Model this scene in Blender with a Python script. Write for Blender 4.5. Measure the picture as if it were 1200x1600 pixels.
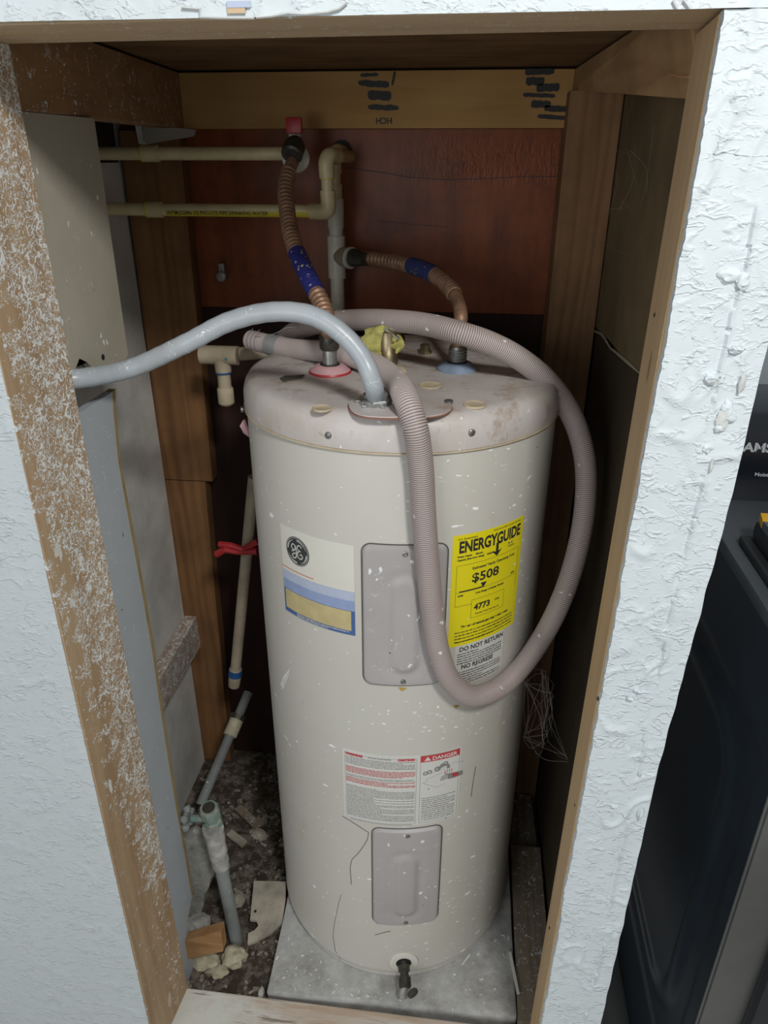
import bpy, bmesh, math, random
from mathutils import Vector, Matrix, noise
random.seed(7)
D = bpy.data; SC = bpy.context.scene
COL = SC.collection
for o in list(D.objects): D.objects.remove(o)

# ---------------------------------------------------------------- camera
FPX, PITCH, YAW, ROLL = 1139.5, 0.4555, -0.1166, 0.0017
CAM = Vector((0.1071, -1.1528, 1.5441))
fw = Vector((math.sin(YAW)*math.cos(PITCH), math.cos(YAW)*math.cos(PITCH), -math.sin(PITCH)))
r0 = Vector((math.cos(YAW), -math.sin(YAW), 0)); u0 = r0.cross(fw)
RT = r0*math.cos(ROLL) + u0*math.sin(ROLL); UP = -r0*math.sin(ROLL) + u0*math.cos(ROLL)
cam = D.cameras.new('camera'); co = D.objects.new('camera', cam); COL.objects.link(co)
cam.sensor_fit = 'HORIZONTAL'; cam.sensor_width = 36; cam.lens = FPX*36/1200
cam.clip_start = 0.02
co.matrix_world = Matrix(((RT.x, UP.x, -fw.x, CAM.x), (RT.y, UP.y, -fw.y, CAM.y), (RT.z, UP.z, -fw.z, CAM.z), (0, 0, 0, 1)))
SC.camera = co

# ---------------------------------------------------------------- world, lights, exposure
w = D.worlds.new('room_light'); SC.world = w; w.use_nodes = True
bg = w.node_tree.nodes['Background']; bg.inputs[0].default_value = (0.88, 0.95, 1.0, 1); bg.inputs[1].default_value = 0.42
def area(name, loc, target, sx, sy, power, col):
    l = D.lights.new(name, 'AREA'); l.shape = 'RECTANGLE'; l.size = sx; l.size_y = sy; l.energy = power; l.color = col
    o = D.objects.new(name, l); COL.objects.link(o); o.location = loc
    o.rotation_euler = (Vector(target)-Vector(loc)).to_track_quat('-Z', 'Y').to_euler(); return o
area('ceiling_lamp', (0.55, -1.55, 2.38), (0, 0, 0.9), 0.22, 0.22, 20, (1.0, 0.99, 0.96))
area('window_light', (-1.1, -2.9, 1.45), (0.1, 0, 1.2), 1.3, 1.3, 17, (0.97, 0.98, 1.0))
SC.view_settings.view_transform = 'Standard'; SC.view_settings.look = 'None'
SC.view_settings.gamma = 1; SC.view_settings.use_curve_mapping = False
SC.view_settings.exposure = 0.0

# ---------------------------------------------------------------- pixel -> point on a real plane
def ray(px, py):
    d = fw + RT*((px-600)/FPX) - UP*((py-800)/FPX); return d.normalized()
def at(px, py, X=None, Y=None, Z=None):
    d = ray(px, py)
    if X is not None: t = (X-CAM.x)/d.x
    elif Y is not None: t = (Y-CAM.y)/d.y
    else: t = (Z-CAM.z)/d.z
    return CAM + d*t
R = 0.25
def atcyl(px, py, r):
    d = ray(px, py); a = d.x**2+d.y**2; b = 2*(CAM.x*d.x+CAM.y*d.y); c = CAM.x**2+CAM.y**2-r*r
    D_ = b*b-4*a*c
    if D_ < 0: D_ = 0
    return CAM + d*((-b-math.sqrt(D_))/2/a)
def cyl(th, z, r=R): t = math.radians(th); return Vector((r*math.sin(t), -r*math.cos(t), z))

# ---------------------------------------------------------------- materials
class NT:
    def __init__(s, name, rough=.6, metal=0, spec=.5):
        s.m = D.materials.new(name); s.m.use_nodes = True; s.t = s.m.node_tree; s.b = s.t.nodes['Principled BSDF']
        s.b.inputs['Roughness'].default_value = rough; s.b.inputs['Metallic'].default_value = metal
        s.b.inputs['Specular IOR Level'].default_value = spec
        s.co = s.t.nodes.new('ShaderNodeTexCoord').outputs['Object']; s._h = []
    def l(s, a, b): s.t.links.new(a, b)
    def put(s, sock, v):
        if hasattr(v, 'links') or isinstance(v, bpy.types.NodeSocket): s.l(v, sock)
        elif isinstance(v, tuple) and len(v) == 3 and sock.type == 'RGBA': sock.default_value = (*v, 1)
        else: sock.default_value = v
    def map(s, sc=(1, 1, 1), rot=(0, 0, 0), loc=(0, 0, 0), src=None):
        n = s.t.nodes.new('ShaderNodeMapping'); n.inputs['Scale'].default_value = sc; n.inputs['Rotation'].default_value = rot
        n.inputs['Location'].default_value = loc; s.l(src or s.co, n.inputs[0]); return n.outputs[0]
    def noise(s, scale, detail=3, rough=.5, dist=0, v=None):
        n = s.t.nodes.new('ShaderNodeTexNoise'); n.inputs['Scale'].default_value = scale; n.inputs['Detail'].default_value = detail
        n.inputs['Roughness'].default_value = rough; n.inputs['Distortion'].default_value = dist; s.l(v or s.co, n.inputs['Vector']); return n.outputs[0]
    def vor(s, scale, v=None, out='Distance', feat='F1'):
        n = s.t.nodes.new('ShaderNodeTexVoronoi'); n.feature = feat; n.inputs['Scale'].default_value = scale; s.l(v or s.co, n.inputs['Vector']); return n.outputs[out]
    def wave(s, scale, dist, v, ds=1.5, det=2):
        n = s.t.nodes.new('ShaderNodeTexWave'); n.bands_direction = 'X'; n.inputs['Scale'].default_value = scale; n.inputs['Distortion'].default_value = dist
        n.inputs['Detail Scale'].default_value = ds; n.inputs['Detail'].default_value = det; s.l(v, n.inputs['Vector']); return n.outputs['Fac']
    def math(s, op, a, b=0.0, c=None, clamp=False):
        n = s.t.nodes.new('ShaderNodeMath'); n.operation = op; n.use_clamp = clamp; s.put(n.inputs[0], a); s.put(n.inputs[1], b)
        if c is not None: s.put(n.inputs[2], c)
        return n.outputs[0]
    def ramp(s, f, stops):
        n = s.t.nodes.new('ShaderNodeValToRGB'); s.l(f, n.inputs[0]); e = n.color_ramp.elements
        while len(e) < len(stops): e.new(.5)
        for el, (p, c) in zip(e, stops):
            el.position = p; el.color = (*c, 1) if isinstance(c, tuple) else (c, c, c, 1)
        return n.outputs[0]
    def step(s, f, a, b): # smooth 0..1 between a and b
        n = s.t.nodes.new('ShaderNodeMapRange'); n.inputs['From Min'].default_value = a; n.inputs['From Max'].default_value = b
        n.clamp = True; s.l(f, n.inputs[0]); return n.outputs[0]
    def mix(s, f, a, b, mode='MIX'):
        n = s.t.nodes.new('ShaderNodeMix'); n.data_type = 'RGBA'; n.blend_type = mode; s.put(n.inputs[0], f); s.put(n.inputs[6], a); s.put(n.inputs[7], b); return n.outputs[2]
    def sep(s, ax, v=None):
        n = s.t.nodes.new('ShaderNodeSeparateXYZ'); s.l(v or s.co, n.inputs[0]); return n.outputs['XYZ'.index(ax)]
    def bump(s, h, strength=.3, dist=.002):
        n = s.t.nodes.new('ShaderNodeBump'); n.inputs['Strength'].default_value = strength; n.inputs['Distance'].default_value = dist; s.l(h, n.inputs['Height'])
        if s._h: s.l(s._h[-1], n.inputs['Normal'])
        s._h.append(n.outputs[0]); s.l(n.outputs[0], s.b.inputs['Normal'])
    def worms(s, scale=85, width=.018, mscale=30, mthr=.5, v=None, dist=.6, soft=.55):
        # short squiggles of dried paint / mud
        n1 = s.noise(scale, 1.5, .4, dist, v); rd = s.math('ABSOLUTE', s.math('SUBTRACT', n1, .5))
        a = s.step(rd, width, width*soft); m = s.step(s.noise(mscale, 3, .6, .5, v), mthr, mthr+(.03 if soft else .08))
        return s.math('MULTIPLY', a, m)
    def flakes(s, scale, keep, size, v=None):
        v = v or s.co
        w = s.t.nodes.new('ShaderNodeVectorMath'); w.operation = 'ADD'
        nz = s.t.nodes.new('ShaderNodeTexNoise'); nz.inputs['Scale'].default_value = scale*1.6; nz.inputs['Detail'].default_value = 3; s.l(v, nz.inputs['Vector'])
        sc = s.t.nodes.new('ShaderNodeVectorMath'); sc.operation = 'SCALE'; s.l(nz.outputs['Color'], sc.inputs[0]); sc.inputs['Scale'].default_value = .9/scale
        s.l(v, w.inputs[0]); s.l(sc.outputs[0], w.inputs[1])
        vo = s.t.nodes.new('ShaderNodeTexVoronoi'); vo.inputs['Scale'].default_value = scale; s.l(w.outputs[0], vo.inputs['Vector'])
        sp = s.t.nodes.new('ShaderNodeSeparateColor'); s.l(vo.outputs['Color'], sp.inputs[0])
        return s.math('MULTIPLY', s.math('LESS_THAN', vo.outputs['Distance'], size), s.math('LESS_THAN', sp.outputs[0], keep))
    def done(s, col): s.put(s.b.inputs['Base Color'], col); return s.m

def plain(name, col, rough=.5, metal=0, dirt=0.25, scale=40, spec=.5, bump=0):
    n = NT(name, rough, metal, spec); dk = tuple(c*(1-dirt) for c in col)
    f = n.noise(scale, 4, .6); c = n.mix(n.step(f, .35, .7), col, dk)
    if bump: n.bump(n.noise(scale*3, 3), bump, .001)
    return n.done(c)
def wood(name, light, dark, axis='Z', rough=.75, splat=0, sw=.018, gs=1, knots=True, dirt=.25, smear=None):
    n = NT(name, rough, 0, .25); sc = {'X': (.07, 1, 1), 'Y': (1, .07, 1), 'Z': (1, 1, .07)}[axis]
    v = n.map(sc, rot=(.03, .05, .1)); g0 = n.wave(16*gs, 11, v, 1.6, 3); g1 = n.noise(42*gs, 5, .6, .6, v); g = n.math('ADD', n.math('MULTIPLY', g0, .38), n.math('MULTIPLY', n.step(g1, .25, .75), .6)); f = n.noise(220*gs, 4, .6, 0, v)
    md = tuple((a+b)/2 for a, b in zip(light, dark))
    c = n.ramp(g, [(0, light), (.55, md), (.9, dark)]); c = n.mix(n.math('MULTIPLY', f, .4), c, dark)
    blot = n.step(n.noise(9, 3, .6), .42, .72); c = n.mix(n.math('MULTIPLY', blot, dirt), c, tuple(x*.45 for x in dark))
    if knots:
        ks = {'X': (.45, 1, 1), 'Y': (1, .45, 1), 'Z': (1, 1, .45)}[axis]
        k = n.flakes(14, .10, .13, n.map(ks, loc=(.3, .1, .2))); c = n.mix(n.math('MULTIPLY', k, .65), c, tuple(x*.35 for x in dark))
    n.bump(f, .25, .0008)
    if splat:
        wm = n.math('MAXIMUM', n.worms(70, sw*1.5, 30, .66-splat*.2), n.worms(120, sw*1.4, 40, .64-splat*.24)); w2 = n.worms(210, sw*1.3, 60, .6-splat*.2); k = n.flakes(95, splat*.38, .2); k2 = n.flakes(170, splat*.5, .2)
        a = n.math('MAXIMUM', n.math('MAXIMUM', wm, w2), n.math('MAXIMUM', k, k2))
        if smear is not None:   # spatter thins out towards the foot and the front edge
            gz = n.step(n.math('ADD', n.sep('Z'), n.math('MULTIPLY', n.noise(7, 2), .8)), -1.25, .1); gy = n.step(n.math('ADD', n.sep('Y'), n.math('MULTIPLY', n.math('SUBTRACT', n.noise(30, 3), .5), .14)), smear-.045, smear+.06)
            gm = n.math('MULTIPLY', n.math('ADD', n.math('MULTIPLY', gz, .66), .36), n.math('ADD', n.math('MULTIPLY', gy, .6), .4)); a = n.math('MULTIPLY', a, n.math('GREATER_THAN', gm, n.noise(45, 3, .7)))
            big = n.math('MULTIPLY', n.flakes(26, .22, .16, n.map((1, 1, .4))), n.math('SUBTRACT', 1.0, gy)); a = n.math('MAXIMUM', a, big)
        if smear is not None: a = n.math('MAXIMUM', a, n.math('MAXIMUM', n.flakes(110, .16, .17), n.worms(150, .02, 60, .60)))
        c = n.mix(a, c, (.78, .80, .79)); n.bump(a, .5, .001)
    return n.done(c)
def paint(name, col, rough=.6, splat=0, dirt=(.25, .2, .15), dirtf=.25, bump=.3, ds=7, spec=.3):
    n = NT(name, rough, 0, spec); c = n.mix(n.math('MULTIPLY', n.step(n.noise(ds, 5, .65), .4, .75), dirtf), col, dirt)
    dots = n.flakes(60, .04, .12); c = n.mix(n.math('MULTIPLY', dots, .7), c, (.05, .045, .04))
    n.bump(n.noise(90, 3), bump, .001)
    if splat:
        v = n.map((.8, .8, .55)); a = n.math('MAXIMUM', n.flakes(85, splat, .19, v), n.worms(130, .012, 45, .66-.2*splat)); c = n.mix(a, c, (.78, .8, .79)); n.bump(a, .4, .001)
    return n.done(c)

M = {}
M['jamb_left'] = wood('jamb_left', (.52, .38, .235), (.34, .22, .125), 'Z', splat=.95, sw=.022, smear=-.39-(-.374)+.0, knots=False, dirt=.1)
M['jamb_right'] = wood('jamb_right', (.60, .44, .26), (.50, .345, .195), 'Z', gs=.6, dirt=.06)
M['jamb_top'] = wood('jamb_top', (.64, .49, .32), (.54, .40, .25), 'X', gs=.6, splat=.08, dirt=.1, knots=False)
M['header_wood'] = wood('header_wood', (.56, .34, .13), (.40, .22, .075), 'X', gs=.6, dirt=.15)
M['side_wood'] = wood('side_wood', (.46, .275, .135), (.27, .15, .07), 'Y', splat=.12, gs=.8, dirt=.35)
M['side_wood_clean'] = wood('side_wood_clean', (.52, .34, .17), (.32, .19, .09), 'Y', gs=.8, dirt=.5)
M['stud_dark'] = wood('stud_dark', (.33, .17, .07), (.17, .08, .035), 'Z', gs=.7, dirt=.4)
M['stud_right'] = wood('stud_right', (.36, .21, .105), (.19, .10, .05), 'Z', gs=.8, dirt=.4)
M['ceil_wood'] = wood('ceil_wood', (.30, .18, .085), (.17, .095, .045), 'X', gs=.5, dirt=.5)
M['sill'] = (lambda n: (n.bump(n.noise(70, 4, .6, 0, n.map((.15, 1, 1))), .4, .002), n.done(n.mix(n.math('MULTIPLY', n.step(n.noise(60, 4, .7, .4, n.map((.12, 1, 1))), .60, .66), .8), n.mix(n.step(n.math('ADD', n.sep('X'), n.math('MULTIPLY', n.noise(14, 4, .7), .5)), .08, .22), (.68, .68, .63), n.mix(n.step(n.noise(60, 4, .6, 0, n.map((.1, 1, 1))), .4, .6), (.50, .38, .28), (.62, .56, .49))), (.22, .16, .12))))[1])(NT('sill', .7))
M['plank_grey'] = wood('plank_grey', (.33, .27, .2), (.18, .14, .10), 'Y', splat=.15, dirt=.4)
M['offcut'] = wood('offcut', (.5, .3, .14), (.3, .15, .06), 'X', dirt=.3)
M['hidden_wood'] = wood('hidden_wood', (.16, .10, .06), (.08, .05, .03), 'Z')

def plywood(name, a, b, gloss):
    n = NT(name, gloss, 0, .3); v = n.map((1, 1, .18)); f = n.noise(28, 5, .65, 0, v); g = n.noise(160, 4, .6, 0, v)
    c = n.mix(n.step(f, .35, .7), a, b); c = n.mix(n.math('MULTIPLY', g, .4), c, tuple(x*.4 for x in b))
    c = n.mix(n.math('MULTIPLY', n.step(n.noise(6, 4, .7), .45, .7), .55), c, (.035, .017, .012))
    st = n.step(n.noise(3.4, 2, .5, .0, n.map((1, 1, .02))), .6, .66); c = n.mix(n.math('MULTIPLY', st, .45), c, (.03, .015, .01))
    wr_ = n.math('MULTIPLY', n.step(n.sep('X'), .06, .20), n.math('MULTIPLY', n.step(n.sep('Z'), 1.505, 1.53), n.step(n.sep('Z'), 1.60, 1.56)))
    n.bump(n.noise(60, 3, .6, 0, n.map((1, 1, .3))), .12, .002)
    if gloss < .5: n.bump(n.math('MULTIPLY', n.noise(95, 3, .6, 1.4, n.map((1, 1, .35))), wr_), .8, .004)
    return n.done(c)
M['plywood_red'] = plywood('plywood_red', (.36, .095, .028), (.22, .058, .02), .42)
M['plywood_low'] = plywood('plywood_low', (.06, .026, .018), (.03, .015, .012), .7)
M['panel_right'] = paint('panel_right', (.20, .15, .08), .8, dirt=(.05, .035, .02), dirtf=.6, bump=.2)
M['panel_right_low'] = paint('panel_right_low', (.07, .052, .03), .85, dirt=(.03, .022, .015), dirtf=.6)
M['drywall_tan'] = paint('drywall_tan', (.44, .41, .33), .65, splat=.22, dirt=(.25, .21, .15), dirtf=.3)
M['drywall_grey'] = paint('drywall_grey', (.42, .455, .485), .6, splat=.32, dirt=(.33, .34, .35), dirtf=.3)
M['drywall_core'] = plain('drywall_core', (.42, .31, .15), .9, bump=.6)
M['panel_white'] = paint('panel_white', (.80, .79, .75), .6, dirt=(.25, .23, .2), dirtf=.5)
M['concrete'] = (lambda n: (n.bump(n.noise(60, 5, .7), .5, .003), n.done(n.mix(n.flakes(45, .05, .2), n.mix(n.step(n.noise(14, 6, .75), .38, .70), (.52, .52, .50), (.27, .26, .24)), (.75, .76, .74))))[1])(NT('concrete', .75))
M['dirt'] = (lambda n: (n.bump(n.noise(120, 6, .75), .9, .008), n.done(n.mix(n.step(n.noise(38, 6, .75), .45, .62), (.10, .078, .06), (.34, .295, .24))))[1])(NT('dirt', .95, 0, .1))

def mudwall(name, col, strong, rough=.55):
    n = NT(name, rough, 0, .35)
    a = n.worms(48, .075, 34, .50, n.map((.9, 1, 1.5)), 1.0, 0); b = n.worms(105, .10, 50, .52, n.map((.8, 1, 1.6)), .8, 0); f = n.noise(420, 2); g = n.noise(30, 4, .6)
    n.bump(g, .3*strong, .004); n.bump(b, .5*strong, .002); n.bump(a, .6*strong, .003); n.bump(f, .12, .001)
    c = n.mix(n.math('MULTIPLY', n.step(n.noise(5, 4, .6), .45, .75), .18), col, tuple(x*.86 for x in col))
    return n.done(c)
M['mud_right'] = mudwall('mud_right', (.64, .695, .715), .8)
M['mud_left'] = mudwall('mud_left', (.54, .585, .60), .65, .45)
M['mud_edge'] = plain('mud_edge', (.62, .64, .62), .8, bump=.5)

# water heater materials
def tankmat():
    n = NT('tank_enamel', .38, 0, .5)
    c = n.mix(n.math('MULTIPLY', n.step(n.noise(4, 4, .6), .4, .75), .30), (.575, .557, .505), (.475, .445, .385))
    ye = n.step(n.noise(9, 4, .7, 0, n.map((1, 1, .25))), .66, .74); c = n.mix(n.math('MULTIPLY', ye, .25), c, (.45, .33, .14))
    v = n.map((.8, .8, 1.4)); x = n.step(n.sep('X'), -.25, .22)
    v2 = n.map((.45, .45, 1.1), rot=(0, .35, 0)); a = n.math('MAXIMUM', n.flakes(46, .16, .15, v2), n.flakes(95, .16, .15, v)); a2 = n.math('MULTIPLY', n.flakes(105, .6, .19, v2), n.step(n.sep('X'), .0, .1))
    a3 = n.math('MULTIPLY', a2, n.step(n.noise(10, 2), .48, .55)); a = n.math('MAXIMUM', a, a3)
    c = n.mix(a, c, (.92, .92, .90)); d = n.flakes(45, .05, .06); c = n.mix(n.math('MULTIPLY', d, .8), c, (.06, .05, .04))
    n.bump(a, .3, .0006); return n.done(c)
M['tank'] = tankmat()
def capmat():
    n = NT('cap_plastic', .42, 0, .5)
    r = n.math('SQRT', n.math('ADD', n.math('POWER', n.sep('X'), 2.0), n.math('POWER', n.sep('Y'), 2.0)))
    c = n.mix(n.math('MULTIPLY', n.step(n.noise(11, 5, .7), .42, .68), .45), (.58, .54, .52), (.42, .35, .27))
    rr = n.math('MULTIPLY', n.step(n.math('ADD', n.noise(16, 5, .75), n.math('MULTIPLY', n.step(n.sep('Y'), -.22, .2), .12)), .56, .66), .5); c = n.mix(rr, c, (.30, .20, .11))
    c = n.mix(n.math('MULTIPLY', n.flakes(50, .1, .1), .8), c, (.06, .05, .04)); c = n.mix(n.flakes(75, .08, .14), c, (.85, .85, .85)); return n.done(c)
M['cap'] = capmat()
M['cover'] = paint('cover', (.43, .405, .40), .42, splat=.3, dirt=(.25, .24, .23), dirtf=.3, bump=.1, spec=.45)
M['cream'] = plain('cream', (.62, .52, .36), .8, bump=.4)
M['black'] = plain('black_rubber', (.02, .02, .02), .6)
M['ink'] = plain('ink', (.025, .025, .025), .6, dirt=0)
M['darkline'] = plain('darkline', (.10, .09, .075), .8)
M['screw'] = plain('screw', (.30, .29, .27), .4, .8)
M['brass'] = plain('brass', (.40, .33, .20), .4, .85, dirt=.5)
M['galv'] = plain('galv', (.52, .53, .51), .35, .85, dirt=.45, scale=90)
M['dkmetal'] = plain('dark_metal', (.10, .095, .08), .45, .6, dirt=.4, scale=80)
M['steel'] = plain('steel', (.42, .42, .40), .45, .6, dirt=.4, scale=100, bump=.3)
M['copper'] = plain('copper', (.40, .235, .15), .5, .35, dirt=.45, scale=60)
M['blue_sleeve'] = (lambda n: n.done(n.mix(n.flakes(160, .3, .3), (.03, .035, .20), (.55, .52, .3))))(NT('blue_sleeve', .35))
M['blue_dim'] = (lambda n: n.done(n.mix(n.flakes(160, .1, .3), (.035, .05, .17), (.5, .42, .2))))(NT('blue_sleeve_dusty', .7))
M['cpvc'] = plain('cpvc', (.70, .59, .34), .4, dirt=.2, spec=.5)
M['cpvc_yellow'] = plain('cpvc_yellow_stripe', (.66, .55, .04), .5, dirt=.2)
M['pvc'] = plain('pvc_white', (.66, .64, .54), .4, dirt=.2)
M['pvc_dirty'] = (lambda n: n.done(n.mix(n.step(n.noise(30, 3, .5, 1), .60, .66), n.mix(n.step(n.noise(20, 4), .4, .7), (.55, .46, .33), (.36, .29, .2)), (.02, .22, .30))))(NT('pvc_primer', .5))
M['pvc_dirty2'] = plain('pvc_cream', (.46, .39, .28), .5, dirt=.35, scale=20)
M['blue_primer'] = plain('blue_primer', (.02, .10, .30), .5)
M['red_plastic'] = plain('red_plastic', (.48, .03, .035), .4)
M['pink_ring'] = plain('pink_ring', (.68, .40, .42), .45, dirt=.2)
M['blue_ring'] = plain('blue_ring', (.30, .38, .50), .45, dirt=.3)
M['nut_brown'] = plain('nut_brown', (.30, .25, .18), .5)
M['insul'] = plain('insulation', (.50, .47, .14), .9, dirt=.35, scale=120, bump=1)
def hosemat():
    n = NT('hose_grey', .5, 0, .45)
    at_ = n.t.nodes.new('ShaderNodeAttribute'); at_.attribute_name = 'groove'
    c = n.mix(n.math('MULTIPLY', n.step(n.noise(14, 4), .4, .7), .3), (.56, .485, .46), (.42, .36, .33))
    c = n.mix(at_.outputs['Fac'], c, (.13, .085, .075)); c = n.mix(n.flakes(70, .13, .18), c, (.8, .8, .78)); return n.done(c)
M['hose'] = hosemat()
M['cuff'] = plain('cuff', (.36, .37, .37), .45)
def condmat():
    n = NT('conduit_grey', .33, 0, .5); c = n.mix(n.math('MULTIPLY', n.step(n.noise(30, 3), .4, .7), .25), (.42, .46, .49), (.3, .33, .36))
    c = n.mix(n.math('MAXIMUM', n.flakes(90, .12, .16), n.worms(120, .013, 40, .6)), c, (.85, .87, .86)); c = n.mix(n.math('MULTIPLY', n.flakes(130, .07, .12, n.map((1, 1, .5))), .8), c, (.07, .07, .08)); return n.done(c)
M['conduit'] = condmat()
M['label_white'] = paint('label_white', (.66, .66, .62), .45, splat=.05, dirt=(.5, .48, .42), dirtf=.3, bump=0)
M['label_cream'] = paint('label_cream', (.70, .69, .62), .42, dirt=(.6, .55, .45), dirtf=.3, bump=0)
M['label_yellow'] = (lambda n: n.done(n.mix(n.flakes(75, .09, .14), n.mix(n.math('MULTIPLY', n.step(n.noise(12, 3), .4, .7), .15), (.80, .70, .012), (.66, .56, .02)), (.85, .86, .82))))(NT('label_yellow', .42))
M['lab_blue1'] = plain('lab_blue_pale', (.46, .52, .66), .45, dirt=.1)
M['lab_blue2'] = plain('lab_blue_mid', (.30, .38, .60), .45, dirt=.15)
M['lab_blue3'] = plain('lab_blue_dark', (.07, .14, .34), .45, dirt=.2)
M['lab_tan'] = plain('lab_tan', (.56, .47, .24), .6, dirt=.2)
M['lab_red'] = plain('lab_red', (.55, .05, .06), .45, dirt=.1)
M['lab_pinkred'] = plain('lab_pinkred', (.62, .16, .15), .45, dirt=.1)
M['lab_grey'] = plain('lab_grey', (.24, .24, .23), .5, dirt=.1)
M['logo_dark'] = plain('logo_dark', (.045, .05, .05), .45)
M['logo_light'] = plain('logo_light', (.60, .60, .57), .4)
M['chip_white'] = plain('chip_white', (.74, .75, .72), .6, dirt=.15)
M['rust_mark'] = plain('rust_mark', (.50, .32, .07), .8)
# left over
M['green_brass'] = (lambda n: (n.bump(n.noise(120, 3), .8, .002), n.done(n.mix(n.step(n.noise(45, 4, .6), .45, .6), (.20, .30, .27), (.36, .34, .27))))[1])(NT('corroded_brass', .7, .2))
M['plaster'] = plain('plaster', (.50, .46, .38), .9, dirt=.5, scale=60, bump=.8)
M['foam'] = plain('foam', (.62, .56, .40), .9, dirt=.35, scale=50, bump=1)
M['plastered_pipe'] = plain('plastered_pipe', (.50, .49, .45), .85, dirt=.5, scale=45, bump=1)
M['oldpipe'] = paint('oldpipe', (.27, .29, .28), .6, splat=.15, dirt=(.14, .13, .12), dirtf=.6)
M['scrap'] = paint('scrap', (.47, .42, .33), .8, dirt=(.12, .11, .1), dirtf=.8, ds=16)
M['web'] = plain('web', (.26, .235, .20), .9)
M['dry_side'] = plain('dryer_side', (.022, .032, .045), .32, .2, dirt=.3, scale=15, spec=.5)
M['dry_top'] = plain('dryer_top', (.085, .095, .105), .42, .3, dirt=.2, scale=9)
M['dry_front'] = plain('dryer_front', (.16, .165, .16), .28, .55, dirt=.25, scale=5)
M['dry_black'] = plain('dryer_black', (.010, .012, .017), .22, 0, dirt=.1)
M['dry_text'] = plain('dryer_text', (.42, .44, .46), .4, dirt=0)
M['tool_yellow'] = plain('tool_yellow', (.80, .42, .01), .4, dirt=.15)
M['tool_black'] = plain('tool_black', (.02, .022, .025), .5)
M['tool_grey'] = plain('tool_grey', (.10, .11, .12), .5)
M['room_wall'] = plain('room_wall', (.36, .40, .43), .8, dirt=.08, scale=4)
M['room_floor_near'] = plain('room_floor_near', (.50, .47, .42), .5, dirt=.15, scale=6)
M['room_floor'] = plain('room_floor', (.06, .063, .065), .5, dirt=.15, scale=6)  # floor in the gap by the dryer, its shadow put into the dark colour

# ---------------------------------------------------------------- object helpers
def _origin(bm):
    xs = [v.co.x for v in bm.verts]; ys = [v.co.y for v in bm.verts]; zs = [v.co.z for v in bm.verts]
    return Vector(((min(xs)+max(xs))/2, (min(ys)+max(ys))/2, min(zs)))
def obj(name, bm, mat, parent=None, smooth=False, label=None, recalc=True):
    me = D.meshes.new(name)
    if recalc: bmesh.ops.recalc_face_normals(bm, faces=bm.faces)
    root = parent
    while root and root.parent: root = root.parent
    off = root.location.copy() if root else _origin(bm)
    bmesh.ops.translate(bm, verts=bm.verts, vec=-off)
    if smooth:
        for f in bm.faces: f.smooth = True
        for e in bm.edges:
            if len(e.link_faces) == 2 and e.calc_face_angle(0) > .7: e.smooth = False
    bm.to_mesh(me); bm.free()
    me.materials.append(mat if isinstance(mat, bpy.types.Material) else M[mat])
    o = D.objects.new(name, me); COL.objects.link(o)
    if parent: o.parent = parent
    else: o.location = off
    if label: o['label'] = label
    return o
def thing(name, loc, label, cat, group=None):
    o = D.objects.new(name, None); COL.objects.link(o); o.location = loc; o.empty_display_size = .02; o['label'] = label; o['category'] = cat
    if group: o['group'] = group
    return o
def tag(o, label, cat, group=None):
    o['label'] = label; o['category'] = cat
    if group: o['group'] = group
    return o
def struct(name, bm, mat, label=None, smooth=False):
    o = obj(name, bm, mat, smooth=smooth); o['kind'] = 'structure'
    if label: o['label'] = label
    return o
def B(): return bmesh.new()
def hexa(bm, P, bev=0):
    vs = [bm.verts.new(p) for p in P]
    for q in ((0, 1, 2, 3), (7, 6, 5, 4), (0, 4, 5, 1), (1, 5, 6, 2), (2, 6, 7, 3), (3, 7, 4, 0)): bm.faces.new([vs[i] for i in q])
    if bev: bmesh.ops.bevel(bm, geom=[e for e in bm.edges if any(v in vs for v in e.verts)], offset=bev, segments=2, affect='EDGES', profile=.6)
    return bm
def box(x0, x1, y0, y1, z0, z1, bev=0, bm=None):
    bm = bm or B()
    return hexa(bm, [(x0, y0, z0), (x1, y0, z0), (x1, y1, z0), (x0, y1, z0), (x0, y0, z1), (x1, y0, z1), (x1, y1, z1), (x0, y1, z1)], bev)
def board(P, bev=.0015, amp=.0, cuts=0):
    bm = hexa(B(), P, bev)
    return bm
def catmull(pts, step):
    pts = [Vector(p) for p in pts]; P = [2*pts[0]-pts[1]] + pts + [2*pts[-1]-pts[-2]]; out = []
    for i in range(1, len(P)-2):
        a, b, c, d = P[i-1:i+3]; n = max(6, int((c-b).length/step*2))
        # centripetal
        t0 = 0; t1 = t0+max(1e-5, (b-a).length**.5); t2 = t1+max(1e-5, (c-b).length**.5); t3 = t2+max(1e-5, (d-c).length**.5)
        for k in range(n):
            t = t1+(t2-t1)*k/n
            A1 = a*((t1-t)/(t1-t0))+b*((t-t0)/(t1-t0)); A2 = b*((t2-t)/(t2-t1))+c*((t-t1)/(t2-t1)); A3 = c*((t3-t)/(t3-t2))+d*((t-t2)/(t3-t2))
            B1 = A1*((t2-t)/(t2-t0))+A2*((t-t0)/(t2-t0)); B2 = A2*((t3-t)/(t3-t1))+A3*((t-t1)/(t3-t1))
            out.append(B1*((t2-t)/(t2-t1))+B2*((t-t1)/(t2-t1)))
    out.append(pts[-1]); L = [0]
    for i in range(1, len(out)): L.append(L[-1]+(out[i]-out[i-1]).length)
    n = max(2, int(L[-1]/step)); res = []; j = 0
    for k in range(n+1):
        s = L[-1]*k/n
        while j < len(L)-2 and L[j+1] < s: j += 1
        f = (s-L[j])/max(1e-9, L[j+1]-L[j]); res.append(out[j].lerp(out[j+1], f))
    return res
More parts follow.
